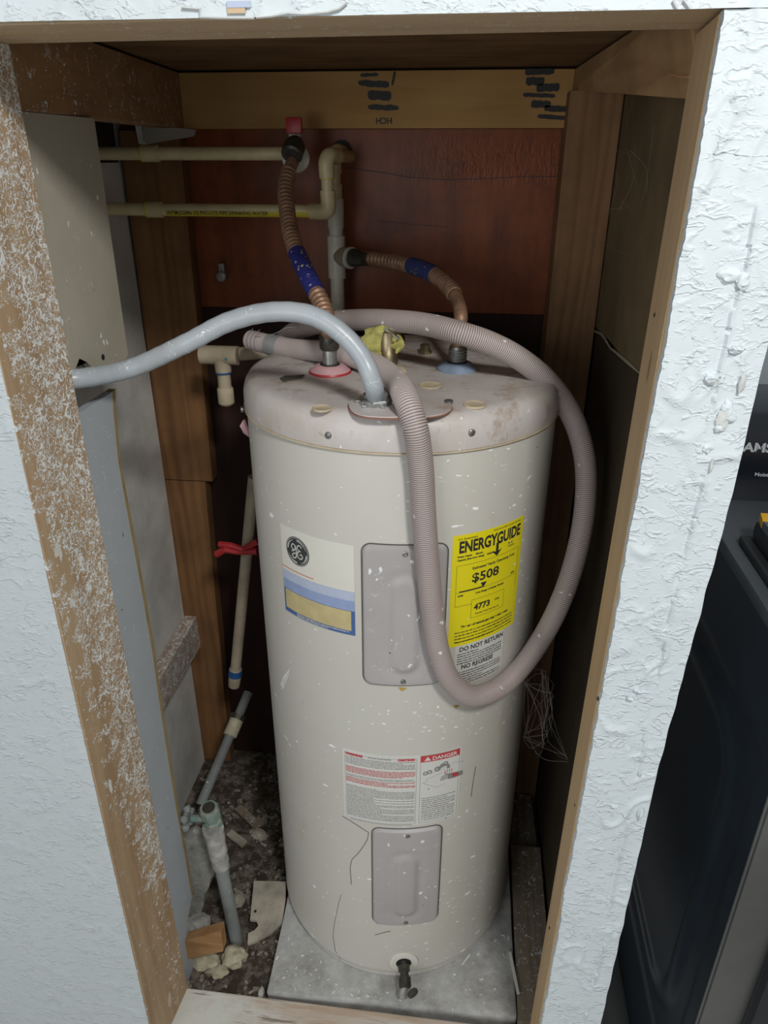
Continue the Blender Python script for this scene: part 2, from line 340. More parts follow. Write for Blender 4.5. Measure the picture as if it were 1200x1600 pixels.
def tube(path, rad, seg=16, bm=None, cap=True, attr=None, closed=False):
    """rad: number or function(i, n) -> radius"""
    bm = bm or B(); n = len(path); t = (path[1]-path[0]).normalized()
    nrm = t.orthogonal().normalized(); rings = []
    lay = bm.verts.layers.float.get('groove') if attr else None
    if attr and lay is None: lay = bm.verts.layers.float.new('groove')
    for i, p in enumerate(path):
        t2 = ((path[min(i+1, n-1)]-path[max(i-1, 0)])).normalized()
        ax = t.cross(t2)
        if ax.length > 1e-7: nrm = Matrix.Rotation(t.angle(t2), 3, ax) @ nrm
        t = t2; nrm = (nrm - t*nrm.dot(t)).normalized(); b = t.cross(nrm); r = rad(i, n) if callable(rad) else rad
        ring = []
        for k in range(seg):
            a = 2*math.pi*k/seg; v = bm.verts.new(p+(nrm*math.cos(a)+b*math.sin(a))*r)
            if attr: v[lay] = attr(i, n)
            ring.append(v)
        rings.append(ring)
    for i in range(n-1):
        for k in range(seg): bm.faces.new((rings[i][k], rings[i][(k+1) % seg], rings[i+1][(k+1) % seg], rings[i+1][k]))
    if cap: bm.faces.new(rings[0][::-1]); bm.faces.new(rings[-1])
    return bm
def seg(a, b, r, s=20, bm=None): return tube([Vector(a), Vector(b)], r, s, bm)
def lathe(prof, c, axis=(0, 0, 1), s=40, bm=None, capt=True, capb=True):
    """prof: list of (radius, height) along axis from c"""
    bm = bm or B(); ax = Vector(axis).normalized(); n = ax.orthogonal().normalized(); b = ax.cross(n); c = Vector(c); rings = []
    for r, h in prof: rings.append([bm.verts.new(c+ax*h+(n*math.cos(2*math.pi*k/s)+b*math.sin(2*math.pi*k/s))*r) for k in range(s)])
    for i in range(len(rings)-1):
        for k in range(s): bm.faces.new((rings[i][k], rings[i][(k+1) % s], rings[i+1][(k+1) % s], rings[i+1][k]))
    if capb: bm.faces.new(rings[0][::-1])
    if capt: bm.faces.new(rings[-1])
    return bm
def wobble(bm, amp, sc, seed=0):
    for v in bm.verts:
        v.co += noise.noise_vector(v.co*sc+Vector((seed, 0, 0)))*amp
def lump(c, r, seed, sub=2, flat=.6):
    bm = B(); bmesh.ops.create_icosphere(bm, subdivisions=sub, radius=1)
    for v in bm.verts:
        d = 1+.45*noise.noise(v.co*1.7+Vector((seed*3.1, 0, 0))); v.co = Vector((v.co.x*r[0]*d, v.co.y*r[1]*d, v.co.z*r[2]*d))+Vector(c)
    return bm
def poly_prism(pts, thick):
    """pts: coplanar 3D points, extruded by vector thick"""
    bm = B(); t = Vector(thick); a = [bm.verts.new(p) for p in pts]; b = [bm.verts.new(Vector(p)+t) for p in pts]; n = len(a)
    bm.faces.new(a); bm.faces.new(b[::-1])
    for i in range(n): bm.faces.new((a[i], b[i], b[(i+1) % n], a[(i+1) % n]))
    bmesh.ops.triangulate(bm, faces=[f for f in bm.faces if len(f.verts) > 4]); return bm

# flat print, wrapped onto the tank or laid on a plane
def text2d(s, size, x, y, bold=0.0, xs=1.0, align='LEFT', rot=0):
    cu = D.curves.new('t', 'FONT'); cu.body = s; cu.size = size; cu.offset = bold; cu.align_x = align; cu.resolution_u = 3
    o = D.objects.new('t', cu); COL.objects.link(o); dg = bpy.context.evaluated_depsgraph_get(); me = D.meshes.new_from_object(o.evaluated_get(dg))
    bm = B(); bm.from_mesh(me); D.objects.remove(o); D.curves.remove(cu); D.meshes.remove(me)
    cr, sr = math.cos(rot), math.sin(rot)
    for v in bm.verts: a, b = v.co.x*xs, v.co.y; v.co = Vector((x+a*cr-b*sr, y+a*sr+b*cr, 0))
    return bm
def join2d(*bms):
    out = B()
    for b in bms:
        me = D.meshes.new('j'); b.to_mesh(me); out.from_mesh(me); D.meshes.remove(me); b.free()
    return out
def rect2d(x0, y0, x1, y1): 
    bm = B(); n = max(1, int(abs(x1-x0)/.006)); a = [(bm.verts.new((x0+(x1-x0)*i/n, y0, 0)), bm.verts.new((x0+(x1-x0)*i/n, y1, 0))) for i in range(n+1)]
    for i in range(n): bm.faces.new((a[i][0], a[i+1][0], a[i+1][1], a[i][1]))
    return bm
def round2d(x0, y0, x1, y1, r, k=6):
    bm = B(); P = []
    for cx, cy, a0 in ((x1-r, y0+r, -90), (x1-r, y1-r, 0), (x0+r, y1-r, 90), (x0+r, y0+r, 180)):
        for i in range(k+1): a = math.radians(a0+90*i/k); P.append((cx+r*math.cos(a), cy+r*math.sin(a), 0))
    bm.faces.new([bm.verts.new(p) for p in P]); return bm
def poly2d(P): bm = B(); bm.faces.new([bm.verts.new((a, b, 0)) for a, b in P]); bmesh.ops.triangulate(bm, faces=bm.faces); return bm
def stroke2d(P, w):
    bm = B(); P = [Vector((a, b, 0)) for a, b in P]; n = len(P); L = []
    for i, p in enumerate(P):
        t = (P[min(i+1, n-1)]-P[max(i-1, 0)]).normalized(); nn = Vector((-t.y, t.x, 0)); ww = w(i/(n-1)) if callable(w) else w
        L.append((bm.verts.new(p+nn*ww/2), bm.verts.new(p-nn*ww/2)))
    for i in range(n-1): bm.faces.new((L[i][0], L[i][1], L[i+1][1], L[i+1][0]))
    return bm
def arc2d(cx, cy, rx, a0, a1, w, n=24, ry=None): ry = ry or rx; return stroke2d([(cx+rx*math.cos(math.radians(a0+(a1-a0)*i/n)), cy+ry*math.sin(math.radians(a0+(a1-a0)*i/n))) for i in range(n+1)], w)
def curve2d(P, w, step=.0015):
    q = catmull([(a, b, 0) for a, b in P], step); return stroke2d([(p.x, p.y) for p in q], w)
def micro(x0, y0, x1, y1, pitch, h, rnd, fill=.85, indent=0):
    bms = B(); y = y1-pitch
    while y > y0:
        x = x0; end = x0+(x1-x0)*(1 if rnd.random() < .75 else rnd.uniform(.4, .9))
        while x < end:
            ww = rnd.uniform(1.5, 6)*h*.8
            if x+ww > end: ww = end-x
            if ww > h*.5:
                hh = h*rnd.uniform(.7, 1.0)
                v = [bms.verts.new(p) for p in ((x, y, 0), (x+ww, y, 0), (x+ww, y+hh, 0), (x, y+hh, 0))]; bms.faces.new(v)
            x += ww+h*(.5 if rnd.random() < fill else .9)
        y -= pitch
    return bms
def wrap(bm, th0, z0, r):
    """x metres along the circumference from th0, y metres up from z0"""
    xs = [v.co.x for v in bm.verts]
    if xs:
        x = math.floor(min(xs)/.006)*.006+.006
        while x < max(xs):
            bmesh.ops.bisect_plane(bm, geom=bm.verts[:]+bm.edges[:]+bm.faces[:], plane_co=(x, 0, 0), plane_no=(1, 0, 0)); x += .006
    for v in bm.verts:
        h = v.co.z; v.co = cyl(th0+math.degrees(v.co.x/R), z0+v.co.y, r+h)
    return bm
def lay(bm, o, ux, uy):
    o, ux, uy = Vector(o), Vector(ux), Vector(uy)
    for v in bm.verts: v.co = o+ux*v.co.x+uy*v.co.y
    return bm
def fixn(bm, outward):
    bm.normal_update()
    for f in bm.faces:
        if f.normal.dot(outward(f.calc_center_median())) < 0: f.normal_flip()
    return bm
radial = lambda c: Vector((c.x, c.y, 0))
def slab2(bm, th):
    """give a flat 2D mesh a thickness th upward"""
    ret = bmesh.ops.extrude_face_region(bm, geom=bm.faces[:])
    for g in ret['geom']:
        if isinstance(g, bmesh.types.BMVert): g.co.z += th
    return bm

# ================================================================ SETTING
YF, YJ, YB = -.436, -.312, .33
ZH = 1.6465; ZC = 1.677
# floor of the closet: rough dirt
bm = B(); nx, ny = 90, 80
g = [[bm.verts.new((-.62+1.02*i/nx, YF+.0+.86*j/ny, 0)) for j in range(ny+1)] for i in range(nx+1)]
for row in g:
    for v in row: v.co.z = -.004+.006*noise.noise(v.co*14)+.003*noise.noise(v.co*45)
for i in range(nx):
    for j in range(ny): bm.faces.new((g[i][j], g[i+1][j], g[i+1][j+1], g[i][j+1]))
fl = struct('floor', bm, 'dirt', 'dark rubble strewn earth floor of the heater closet', smooth=True)
struct('floor_room', box(-1.6, 2.2, -3.6, YF-.02, -.06, -.02), 'room_floor_near').name = 'trim_room_floor'
D.objects['trim_room_floor'].name = 'floor_2'
struct('floor_3', box(.375, 2.2, YF, .8, -.16, -.12), 'room_floor')  # shadow of the gap is carried by the dark floor colour

# back wall: header board, plywood, studs
wb = struct('wall_back', box(-.66, .42, .40, .42, -.02, 1.75), 'hidden_wood')
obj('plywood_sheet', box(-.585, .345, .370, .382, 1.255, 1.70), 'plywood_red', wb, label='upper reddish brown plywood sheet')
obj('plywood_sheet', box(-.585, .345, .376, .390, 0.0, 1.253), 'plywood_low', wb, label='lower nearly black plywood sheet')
hb = obj('header_board', board([(-.455, YB, 1.587), (.262, YB, 1.587), (.262, .368, 1.587), (-.455, .368, 1.587), (-.455, YB, 1.677), (.262, YB, 1.677), (.262, .368, 1.677), (-.455, .368, 1.677)]), 'header_wood', wb, label='pale pine header board with ink stamps')
# ink marks on the header
rnd = random.Random(3)
def ink_blob(cx, cz, w_, h_, slope, n=9):
    P = []; 
    for i in range(n+1): P.append((cx-w_/2+w_*i/n, cz+slope*(i/n-.5)+h_/2*rnd.uniform(.75, 1.1)*(1 if 0 < i < n else .6)))
    for i in range(n, -1, -1): P.append((cx-w_/2+w_*i/n, cz+slope*(i/n-.5)-h_/2*rnd.uniform(.75, 1.1)*(1 if 0 < i < n else .6)))
    return poly2d(P)
parts = []
for (px, py, w_, h_, sl) in ((577, 117, 24, 5, 1), (584, 131, 42, 9, -3), (593, 149, 32, 13, -2), (599, 168, 42, 8, -2)):
    p = at(px, py, Y=YB); parts.append(ink_blob(p.x, p.z, w_*.0013, h_*.00115, sl*.001))
a, b = at(617, 112, Y=YB), at(613, 133, Y=YB); parts.append(stroke2d([(a.x, a.z), (b.x, b.z)], .004))
a = at(613, 192, Y=YB); parts.append(text2d('HCH', .014, a.x, a.z+.008, .0003, rot=math.pi))
for (px, py, w_, h_, sl) in ((843, 112, 38, 9, 1), (836, 127, 24, 12, 0), (856, 137, 30, 12, 1), (842, 149, 42, 6, -2), (845, 163, 26, 10, -1), (868, 170, 30, 9, -2), (862, 183, 38, 7, -3)):
    p = at(px, py, Y=YB); parts.append(ink_blob(p.x, p.z, w_*.0013, h_*.0011, sl*.001, 12))
obj('ink_mark', lay(join2d(*parts), (0, YB-.0012, 0), (1, 0, 0), (0, 0, 1)), 'ink', hb)
bm = B()
for P_, w_ in ((((540, 262), (600, 270), (640, 277), (700, 281), (760, 279), (820, 276), (880, 276)), .0009), (((590, 345), (640, 350), (700, 355)), .0006)):
    tube([at(a, b, Y=.3698) for a, b in P_], w_, 4, bm)
obj('surface_crack', bm, 'ink', wb)
# back studs
def stud(P0, w_, d_, z0, z1, mat, parent, label=None, dx=0, name='stud'):
    x, y = P0
    return obj(name, board([(x, y, z0), (x+w_, y, z0), (x+w_, y+d_, z0), (x, y+d_, z0), (x+dx, y, z1), (x+w_+dx, y, z1), (x+w_+dx, y+d_, z1), (x+dx, y+d_, z1)], .002), mat, parent, label=label)
stud((-.603, YB), .100, .038, .0, .865, 'stud_dark', wb, 'dark brown lower stud length in back left corner', .02)
stud((-.582, YB), .118, .038, .867, 1.585, 'stud_dark', wb, 'dark brown upper stud length in back left corner', .01)
stud((.252, YB-.05), .089, .085, .0, 1.642, 'stud_right', wb, 'weathered brown stud in back right corner', .0)
# rubber grommet hole and pipe clip on the plywood
p = at(534, 236, Y=.369); obj('pipe_hole', lathe([(.017, -.004), (.019, 0), (.019, .004), (.012, .005), (.012, -.02)], p, (0, -1, 0), 28, capt=True), 'black', wb, True)
p = at(350, 430, Y=.369); bmc = lathe([(.010, 0), (.010, .02), (.007, .022)], p, (0, -1, 0), 20); box(p.x-.006, p.x+.006, .355, .369, p.z+.006, p.z+.025, .001, bmc)
cl = obj('pipe_clip', bmc, 'steel', None, True); tag(cl, 'small grey pipe clip on dark plywood above the conduit', 'clip')

# ceiling
ce = struct('ceiling', box(-.62, .40, YJ-.05, .40, ZC+.004, ZC+.02), 'ceil_wood', 'dark brown plywood ceiling of the closet')
# left wall
wl = struct('wall_left', box(-.605, -.587, YJ, .40, -.02, ZC), 'panel_white', 'dingy white inner panel behind the left framing')
obj('header_board', board([(-.425, YJ, 1.587), (-.388, YJ, 1.587), (-.442, .329, 1.589), (-.480, .329, 1.587), (-.425, YJ, ZC), (-.388, YJ, ZC), (-.442, .329, ZC), (-.480, .329, ZC)], .0015), 'side_wood', wl, label='brown header board speckled with paint')
# white inner panel: seen between grey sheet edge and the corner stud
def sheet(name, P, th, mat, parent, label, edge=None):
    return obj(name, poly_prism(P, th), mat, parent, label=label)
obj('drywall_panel', box(-.586, -.577, -.30, .325, .0, 1.53, 0), 'panel_white', wl, label='white rear panel with dark smudges')
obj('backing_board', box(-.5865, -.581, -.29, .33, 1.50, 1.60), 'panel_right_low', wl)  # dark sheet added to stand in for shade in the recess under the header
obj('drywall_scrap', poly_prism([at(x, y, Y=.30) for x, y in ((223, 194), (305, 203), (302, 213), (224, 226))], (0, .008, 0)), 'drywall_tan', wl)
obj('drywall_scrap', poly_prism([at(x, y, Y=.298) for x, y in ((210, 192), (220, 193), (224, 226), (217, 225))], (0, .004, 0)), 'chip_white', wl)
# upper tan sheet with notch, lower grey sheet
XL = -.398
def yz(px, py, X): p = at(px, py, X=X); return (X, p.y, p.z)
P = [(XL, YJ-.01, 1.5865), (XL, -.118, 1.5865), yz(200, 553, XL), yz(196, 561, XL), yz(165, 575, XL), yz(146, 577, XL), yz(136, 566, XL), yz(124, 560, XL), yz(119, 574, XL), (XL, YJ-.01, 1.235)]
sheet('drywall_sheet', P, (-.010, 0, 0), 'drywall_tan', wl, 'upper tan drywall sheet with broken notch')
p = at(161, 558, X=XL+.0005); obj('screw', lathe([(.004, 0), (.004, .001), (.001, .0012)], (XL, p.y, p.z), (1, 0, 0), 12), 'black', wl)
XG = -.402
P = [(XG, YJ-.01, 1.232)] + [yz(px, py, XG) for px, py in ((128, 614), (150, 608), (176, 612), (177, 640), (185, 720), (199, 800), (214, 880), (228, 960), (240, 1030), (248, 1090), (262, 1180), (275, 1260), (288, 1330), (297, 1385), (300, 1400), (293, 1440))] + [(XG, -.24, .005), (XG, YJ-.01, .005)]
E = P[3:-2]
bm = B(); zs_ = sorted(E, key=lambda q: q[2]); rows = [(.005, -.245)]+[(q[2], q[1]) for q in zs_]
prev = None
for z, y in rows:
    cur = [bm.verts.new(v) for v in ((XG, YJ-.01, z), (XG, y, z), (XG-.012, y, z), (XG-.012, YJ-.01, z))]
    if prev:
        for k in range(4): bm.faces.new((prev[k], prev[(k+1) % 4], cur[(k+1) % 4], cur[k]))
    else: bm.faces.new(cur)
    prev = cur
bm.faces.new(prev[::-1])
gs = obj('drywall_sheet', bm, 'drywall_grey', wl, label='lower blue grey drywall sheet')
# exposed brown core along the grey sheet's broken edge
bm = B(); prev = None
for i, q in enumerate(E):
    jit = .0025+.002*rnd.random()
    cur = [bm.verts.new((XG+.0002, q[1]-.001, q[2])), bm.verts.new((XG-.002, q[1]+jit*2+.006, q[2])), bm.verts.new((XG-.0125, q[1]+jit*2+.006, q[2])), bm.verts.new((XG-.0115, q[1]-.001, q[2]))]
    if prev:
        for k in range(4): bm.faces.new((prev[k], prev[(k+1) % 4], cur[(k+1) % 4], cur[k]))
    prev = cur
obj('drywall_core', bm, 'drywall_core', gs)
# blocking between studs
a, b = at(303, 970, X=-.545), at(245, 1072, X=-.545)
obj('blocking', board([(-.576, b.y-.10, b.z-.085), (-.545, b.y-.10, b.z-.085), (-.545, YB-.001, a.z-.095), (-.576, YB-.001, a.z-.095), (-.576, b.y-.10, b.z), (-.545, b.y-.10, b.z), (-.545, YB-.001, a.z), (-.576, YB-.001, a.z)], .002),
    wood('block_wood', (.52, .42, .34), (.36, .24, .18), 'Y', splat=.6, sw=.03), wl, label='painted blocking board')
# right wall
wr = struct('wall_right', box(.352, .372, YF+.012, .42, -.02, 1.80), 'mud_right')
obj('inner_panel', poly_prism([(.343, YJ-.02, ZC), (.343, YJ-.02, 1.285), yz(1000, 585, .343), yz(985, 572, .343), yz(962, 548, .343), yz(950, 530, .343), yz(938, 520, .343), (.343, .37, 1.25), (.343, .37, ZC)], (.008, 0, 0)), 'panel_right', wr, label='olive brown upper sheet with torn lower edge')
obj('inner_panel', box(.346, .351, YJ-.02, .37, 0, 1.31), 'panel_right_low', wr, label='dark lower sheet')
# torn pale edge of the upper sheet
bm = B(); q = [Vector(yz(px, py, .3425)) for px, py in ((928, 517), (940, 522), (946, 530), (953, 543), (966, 553), (980, 565), (1000, 583))]
tube(q, lambda i, n: .0022*(.5+rnd.random()), 6, bm); obj('torn_edge', bm, 'drywall_tan', wr)
obj('header_board', board([(.318, YJ, 1.592), (.352, YJ, 1.592), (.342, YB, 1.645), (.262, YB, 1.645), (.318-.03, YJ, ZC), (.352, YJ, ZC), (.342, YB, ZC), (.262, YB, ZC)], .0015), 'side_wood_clean', wr, label='plain brown header board')

# front wall: jamb studs, header, sill and mudded drywall
wf = struct('wall_front', box(-.75, .45, YF+.02, YJ-.03, 1.70, 1.86), 'hidden_wood')
obj('jamb_stud', board([(-.3975, YF-.001, .0), (-.386, YJ, .0), (-.43, YJ, 0), (-.43, YF+.016, 0), (-.3865, YF-.001, ZH), (-.383, YJ, ZH), (-.43, YJ, ZH), (-.43, YF+.016, ZH)], .001), 'jamb_left', wf, label='jamb stud covered in white paint spatter')
obj('jamb_stud', board([(.2755, YF+.012, .0), (.288, YJ, .0), (.34, YJ, 0), (.34, YF+.012, 0), (.292, YF+.012, ZH), (.303, YJ, ZH), (.34, YJ, ZH), (.34, YF+.012, ZH)], .001), 'jamb_right', wf, label='clean tan jamb stud')
obj('header_board', board([(-.43, YF+.012, ZH), (.34, YF+.012, ZH+.004), (.34, YJ, ZH+.004), (-.43, YJ, ZH), (-.43, YF+.012, ZH+.04), (.34, YF+.012, ZH+.044), (.34, YJ, ZH+.044), (-.43, YJ, ZH+.04)], .001), 'jamb_top', wf, label='tan header board over the opening')
obj('sill_board', board([(-.40, YF-.02, .0), (.30, YF-.02, .0), (.30, YJ, .0), (-.40, YJ, .0), (-.40, YF-.02, .045), (.30, YF-.02, .045), (.30, YJ, .045), (-.40, YJ, .045)], .003), 'sill', wf, label='worn white painted sill board')
# relief drywall faces, real geometry
def mudface(name, x0f, x1f, z0, z1, step, amp, mat, label, seed=0, th=.013, y0=YF, jag=.0):
    bm = B(); nz = int((z1-z0)/step); prev = None
    for j in range(nz+1):
        z = z0+(z1-z0)*j/nz; xa, xb = x0f(z), x1f(z)
        nx = max(3, int(round((x1f((z0+z1)/2)-x0f((z0+z1)/2))/step)))
        row = []
        for i in range(nx+1):
            f = i/nx; x = xa+(xb-xa)*f; p = Vector((x, z*.75, seed))
            r1 = 1-abs(noise.noise(p*26+Vector((0, 0, 1.5))))*5; r2 = 1-abs(noise.noise(p*60))*5
            m1 = max(0, noise.noise(p*15+Vector((5, 0, 0)))+.05)*3; m2 = max(0, noise.noise(p*34+Vector((9, 0, 0))))*2.2
            h = amp*(.9*max(0, r1)*min(1, m1)+.5*max(0, r2)*min(1, m2)+.6*noise.noise(p*9))
            if seed == 0:
                xc = .3475+.007*noise.noise(Vector((z*7, 0, 2)))+.003*noise.noise(Vector((z*30, 0, 2))); on_ = min(1, max(0, noise.noise(Vector((z*12, 9, 0)))*5+.9)); d = x-xc
                if 0 < d < .005: h += .0028*on_*(1-d/.005)
                if -.004 < d <= 0: h -= .0012*on_
                if d > 0 and .55 < z < .95: h -= .001
            e = min(f, 1-f)*nx
            if e < 2: h *= e/2
            row.append(bm.verts.new((x, y0-h, z)))
        row = [bm.verts.new((xa+.0005, y0+th, z))]+row+[bm.verts.new((xb, y0+th, z))]
        if prev:
            for i in range(len(row)-1): bm.faces.new((prev[i], prev[i+1], row[i+1], row[i]))
        prev = row
    return obj(name, bm, mat, wf, smooth=True, label=label)
def xr(z):
    base = .2765+.0158*z/ZH+(.004*max(0, (z-.9)/.3)*(z < 1.2) if .9 < z else 0)*0
    s = .0030*noise.noise(Vector((z*9, 3, 0)))+.0016*noise.noise(Vector((z*45, 7, 0)))+.001*noise.noise(Vector((z*160, 7, 0)))
    return base+s+.001
mudface('drywall', xr, lambda z: .3705+.0125*min(1, max(0, (z-.85)/.38))+.0012*noise.noise(Vector((z*30, 1, 5))), -.02, ZH+.001, .0022, .0034, 'mud_right', 'thickly mudded white drywall strip right of the opening')
mudface('drywall', lambda z: -.95, lambda z: .385, ZH+.0015, 1.86, .0035, .0022, 'mud_right', 'white drywall above the opening', seed=4)
mudface('drywall', lambda z: -.95, lambda z: -.3975+.011*z/ZH-.0012-.0028*min(1, max(0, (1.16-z)/.08))+.0006*noise.noise(Vector((z*60, 3, 3))), -.02, ZH, .0035, .0016, 'mud_left', 'lightly textured pale drywall left of the opening', seed=8)
bm = B()
for (px, py, a_, b_) in ((1150, 545, .010, .005), (1138, 650, .009, .008), (1122, 668, .006, .006), (1110, 590, .008, .008), (1135, 640, .008, .012), (1140, 430, .012, .008), (1160, 440, .008, .01), (1000, 1078, .008, .003), (985, 1090, .006, .003), (960, 1258, .006, .004), (1105, 700, .007, .007), (1000, 1270, .004, .012)):
    p = at(px, py, Y=YF); l2 = lump((p.x, YF-.001, p.z), (a_*.8, .004, b_*.8), px, 3); me = D.meshes.new('j'); l2.to_mesh(me); bm.from_mesh(me); l2.free()
obj('mud_lump', bm, 'mud_right', wf, smooth=True)
bm = B()
for (px, py, a_, b_) in ((1128, 655, .0065, .011), (1110, 726, .0016, .009), (1158, 598, .003, .010), (1112, 594, .004, .004)):  # chipped spots; the thin tall one is a grey shadow set as a patch
    p = at(px, py, Y=YF); l2 = lump((p.x, YF-.002, p.z), (a_, .0025, b_), px+3, 3); me = D.meshes.new('j'); l2.to_mesh(me); bm.from_mesh(me); l2.free()
obj('chipped_spot', bm, 'mud_edge', wf, smooth=True, label='beige chipped spots where the mud broke away')
# peeled patches above the opening
for i, (x0, y0, x1, y1, mt) in enumerate(((356, 2, 392, 13, 'lab_blue1'), (357, 13, 384, 22, 'jamb_top'))):
    a, b = at(x0, y1, Y=YF), at(x1, y0, Y=YF)
    obj('peeled_patch', box(a.x, b.x, YF-.0026, YF-.001, a.z, b.z), mt, wf)
bm = B()
for P_ in (((284, 12), (312, 14), (312, 27), (350, 28), (397, 28)), ((400, 27), (425, 25), (450, 21), (480, 22), (512, 19), (530, 14), (542, 4)), ((1052, 0), (1058, 12)), ((1068, 0), (1077, 12))):
    tube([Vector(at(a, b, Y=YF-.002)) for a, b in P_], .0011, 5, bm)
obj('paint_crack', bm, 'mud_edge', wf)
# nail heads and splinters on the right jamb
bm = B()
for (px, py) in ((1105, 87), (1089, 206), (1065, 312), (1021, 492), (986, 762), (932, 1092), (897, 1258), (857, 1450)):
    p = at(px, py, X=.2945 if py < 900 else .284); lathe([(.0022, -.004), (.0022, .0)], (p.x+.0005, p.y, p.z), (-1, 0, 0), 8, bm)
obj('nail_head', bm, 'dkmetal', wf)
bm = B(); tube([Vector(at(1040, 112, Y=-.25)), Vector(at(1062, 119, Y=-.29)), Vector(at(1076, 120, Y=-.312))], lambda i, n: .0004+.0007*i, 5, bm)
obj('splinter', bm, 'offcut', wf)

# room beyond the wall: grey wall behind the dryer
struct('wall_room', box(.375, 2.2, .46, .50, -.16, 2.6), 'room_wall').name = 'wall_far'

# ================================================================ FLOOR ITEMS UNDER THE HEATER
bm = hexa(B(), [(-.226, -.300, .0), (.266, -.293, .0), (.262, .25, .0), (-.245, .25, .0), (-.226, -.306, .05), (.266, -.293, .05), (.262, .25, .05), (-.245, .25, .05)], .006)
bmesh.ops.subdivide_edges(bm, edges=bm.edges, cuts=12, use_grid_fill=True); wobble(bm, .0018, 30)
for v in bm.verts: v.co.z = min(v.co.z, .0505)
pad = obj('concrete_pad', bm, 'concrete', None, True); tag(pad, 'square whitish grey slab the water heater stands on', 'pad')
pl = obj('plank', board([(.268, -.300, .0), (.342, -.300, .0), (.346, .105, .0), (.268, .105, .0), (.268, -.300, .048), (.338, -.300, .048), (.340, .105, .048), (.270, .105, .048)], .002), 'plank_grey'); tag(pl, 'grey weathered plank beside the slab, nearer of the two', 'plank')
pl = obj('plank', board([(.268, .108, .0), (.335, .108, .0), (.330, .275, .0), (.268, .275, .0), (.268, .108, .036), (.335, .108, .036), (.330, .275, .036), (.268, .275, .036)], .002), 'plank_grey'); tag(pl, 'dark plank end behind the nearer plank right of slab', 'plank')

# ================================================================ WATER HEATER
ZS = .0505; HT = 1.200
wh = thing('water_heater', (0, 0, ZS), 'tall cream cylindrical electric water heater with grey cap standing on slab', 'water heater')
tb = obj('tank_body', lathe([(.240, ZS+.0), (.244, ZS+.001), (.2445, ZS+.018), (.2490, ZS+.020), (.2505, ZS+.024), (.2505, ZS+.030), (R, ZS+.034), (R, .4), (R, .8), (R, HT-.012), (.2490, HT-.006), (.246, HT-.004), (.246, HT+.0)], (0, 0, 0), s=128), 'tank', wh, True)
CZ = 1.238
obj('top_cap', lathe([(.2475, HT-.012), (.2530, HT-.012), (.2535, HT-.008), (.2530, HT+.012), (.2500, HT+.024), (.2440, HT+.033), (.235, CZ-.001), (.226, CZ), (.10, CZ+.001), (.001, CZ+.001)], (0, 0, 0), s=128), 'cap', wh, True)
obj('cap_seam', lathe([(.2510, HT-.0145), (.2545, HT-.0145), (.2545, HT-.0125), (.2510, HT-.0125)], (0, 0, 0), s=128, capt=False, capb=False), 'cream', wh, True)
def capz(px, py, Z=CZ+.001): return at(px, py, Z=Z)
for (px, py) in ((513, 680), (737, 676), (378, 640)):
    p = atcyl(px, py, .2535); t = math.atan2(p.x, -p.y); ax = (math.sin(t), -math.cos(t), 0)
    obj('screw', lathe([(.0048, -.002), (.0048, .0012), (.003, .0025), (.0012, .0025)], p, ax, 14), 'screw', wh, True)
# cream plugs in the cap: ring, recessed disc
for (px, py, s_) in ((503, 638, .013), (672, 602, .017), (742, 632, .0155)):
    p = capz(px, py); pg = obj('port_plug', lathe([(s_*1.02, -.002), (s_*1.02, .0003), (s_*.96, .0008), (s_*.90, .0002), (s_*.84, -.0003), (.001, -.0003)], (p.x, p.y, CZ+.0015), s=32), 'cream', wh, True)
bm = B(); q = [capz(a, b) for a, b in ((437, 592), (446, 588), (460, 588), (476, 586), (470, 592), (452, 595), (443, 597))]
obj('cap_break', poly_prism([(v.x, v.y, CZ+.0012) for v in q], (0, 0, .0012)), 'darkline', wh)
# junction cover plates
def plate(pts):
    P_ = [capz(a, b) for a, b in pts]; return poly_prism([(v.x, v.y, CZ+.0015) for v in P_], (0, 0, .0026))
def crv(P_, n=5):
    q = catmull([(a, b, 0) for a, b in P_], 2.0*n/5); return [(v.x, v.y) for v in q]
L1 = crv([(570, 618), (553, 625), (545, 634), (550, 645), (566, 652), (590, 654.5), (612, 655), (625, 654.5)])+[(633, 653), (638, 640), (634, 618), (600, 613)]
obj('junction_cover', plate(L1), 'cap', wh)
L2 = [(640, 616), (642, 653)]+crv([(660, 654), (680, 652), (698, 647), (706, 640), (700, 628), (686, 619)])
obj('junction_cover', plate(L2), 'cap', wh)
bm = B()
for L_ in (L1, L2):
    P_ = [capz(a, b) for a, b in L_ if b > 625]; tube([Vector((v.x, v.y, CZ+.0016)) for v in P_], .0013, 5, bm)
obj('cover_edge', bm, plain('rusty_edge', (.30, .14, .10), .8), wh)
for (px, py) in ((622, 615), (701, 632)):
    p = capz(px, py); obj('screw', lathe([(.006, 0), (.006, .003), (.003, .004)], (p.x, p.y, CZ+.004), s=16), 'screw' if py > 620 else 'dkmetal', wh, True)
# hot and cold collars and nipples
HOT = at(516, 582, Z=CZ); COLD = at(714, 578, Z=CZ)
def nip(P_, ring, name, top):
    obj(name, lathe([(.032, .001), (.032, .004), (.022, .012), (.0155, .013), (.015, .004)], (P_.x, P_.y, CZ), s=36), ring, wh, True)
    obj('nipple', lathe([(.0115, .0), (.0115, top)], (P_.x, P_.y, CZ), s=24), 'galv', wh, True)
    obj('rubber_grommet', lathe([(.015, .0), (.0155, .0145), (.0115, .0145)], (P_.x, P_.y, CZ), s=24), 'black', wh, True)
nip(HOT, 'pink_ring', 'hot_collar', .042); nip(COLD, 'blue_ring', 'cold_collar', .030)
obj('hot_collar_rim', lathe([(.0325, .0005), (.0335, .002), (.0325, .0042), (.0305, .0042)], (HOT.x, HOT.y, CZ), s=36), 'red_plastic', wh, True)
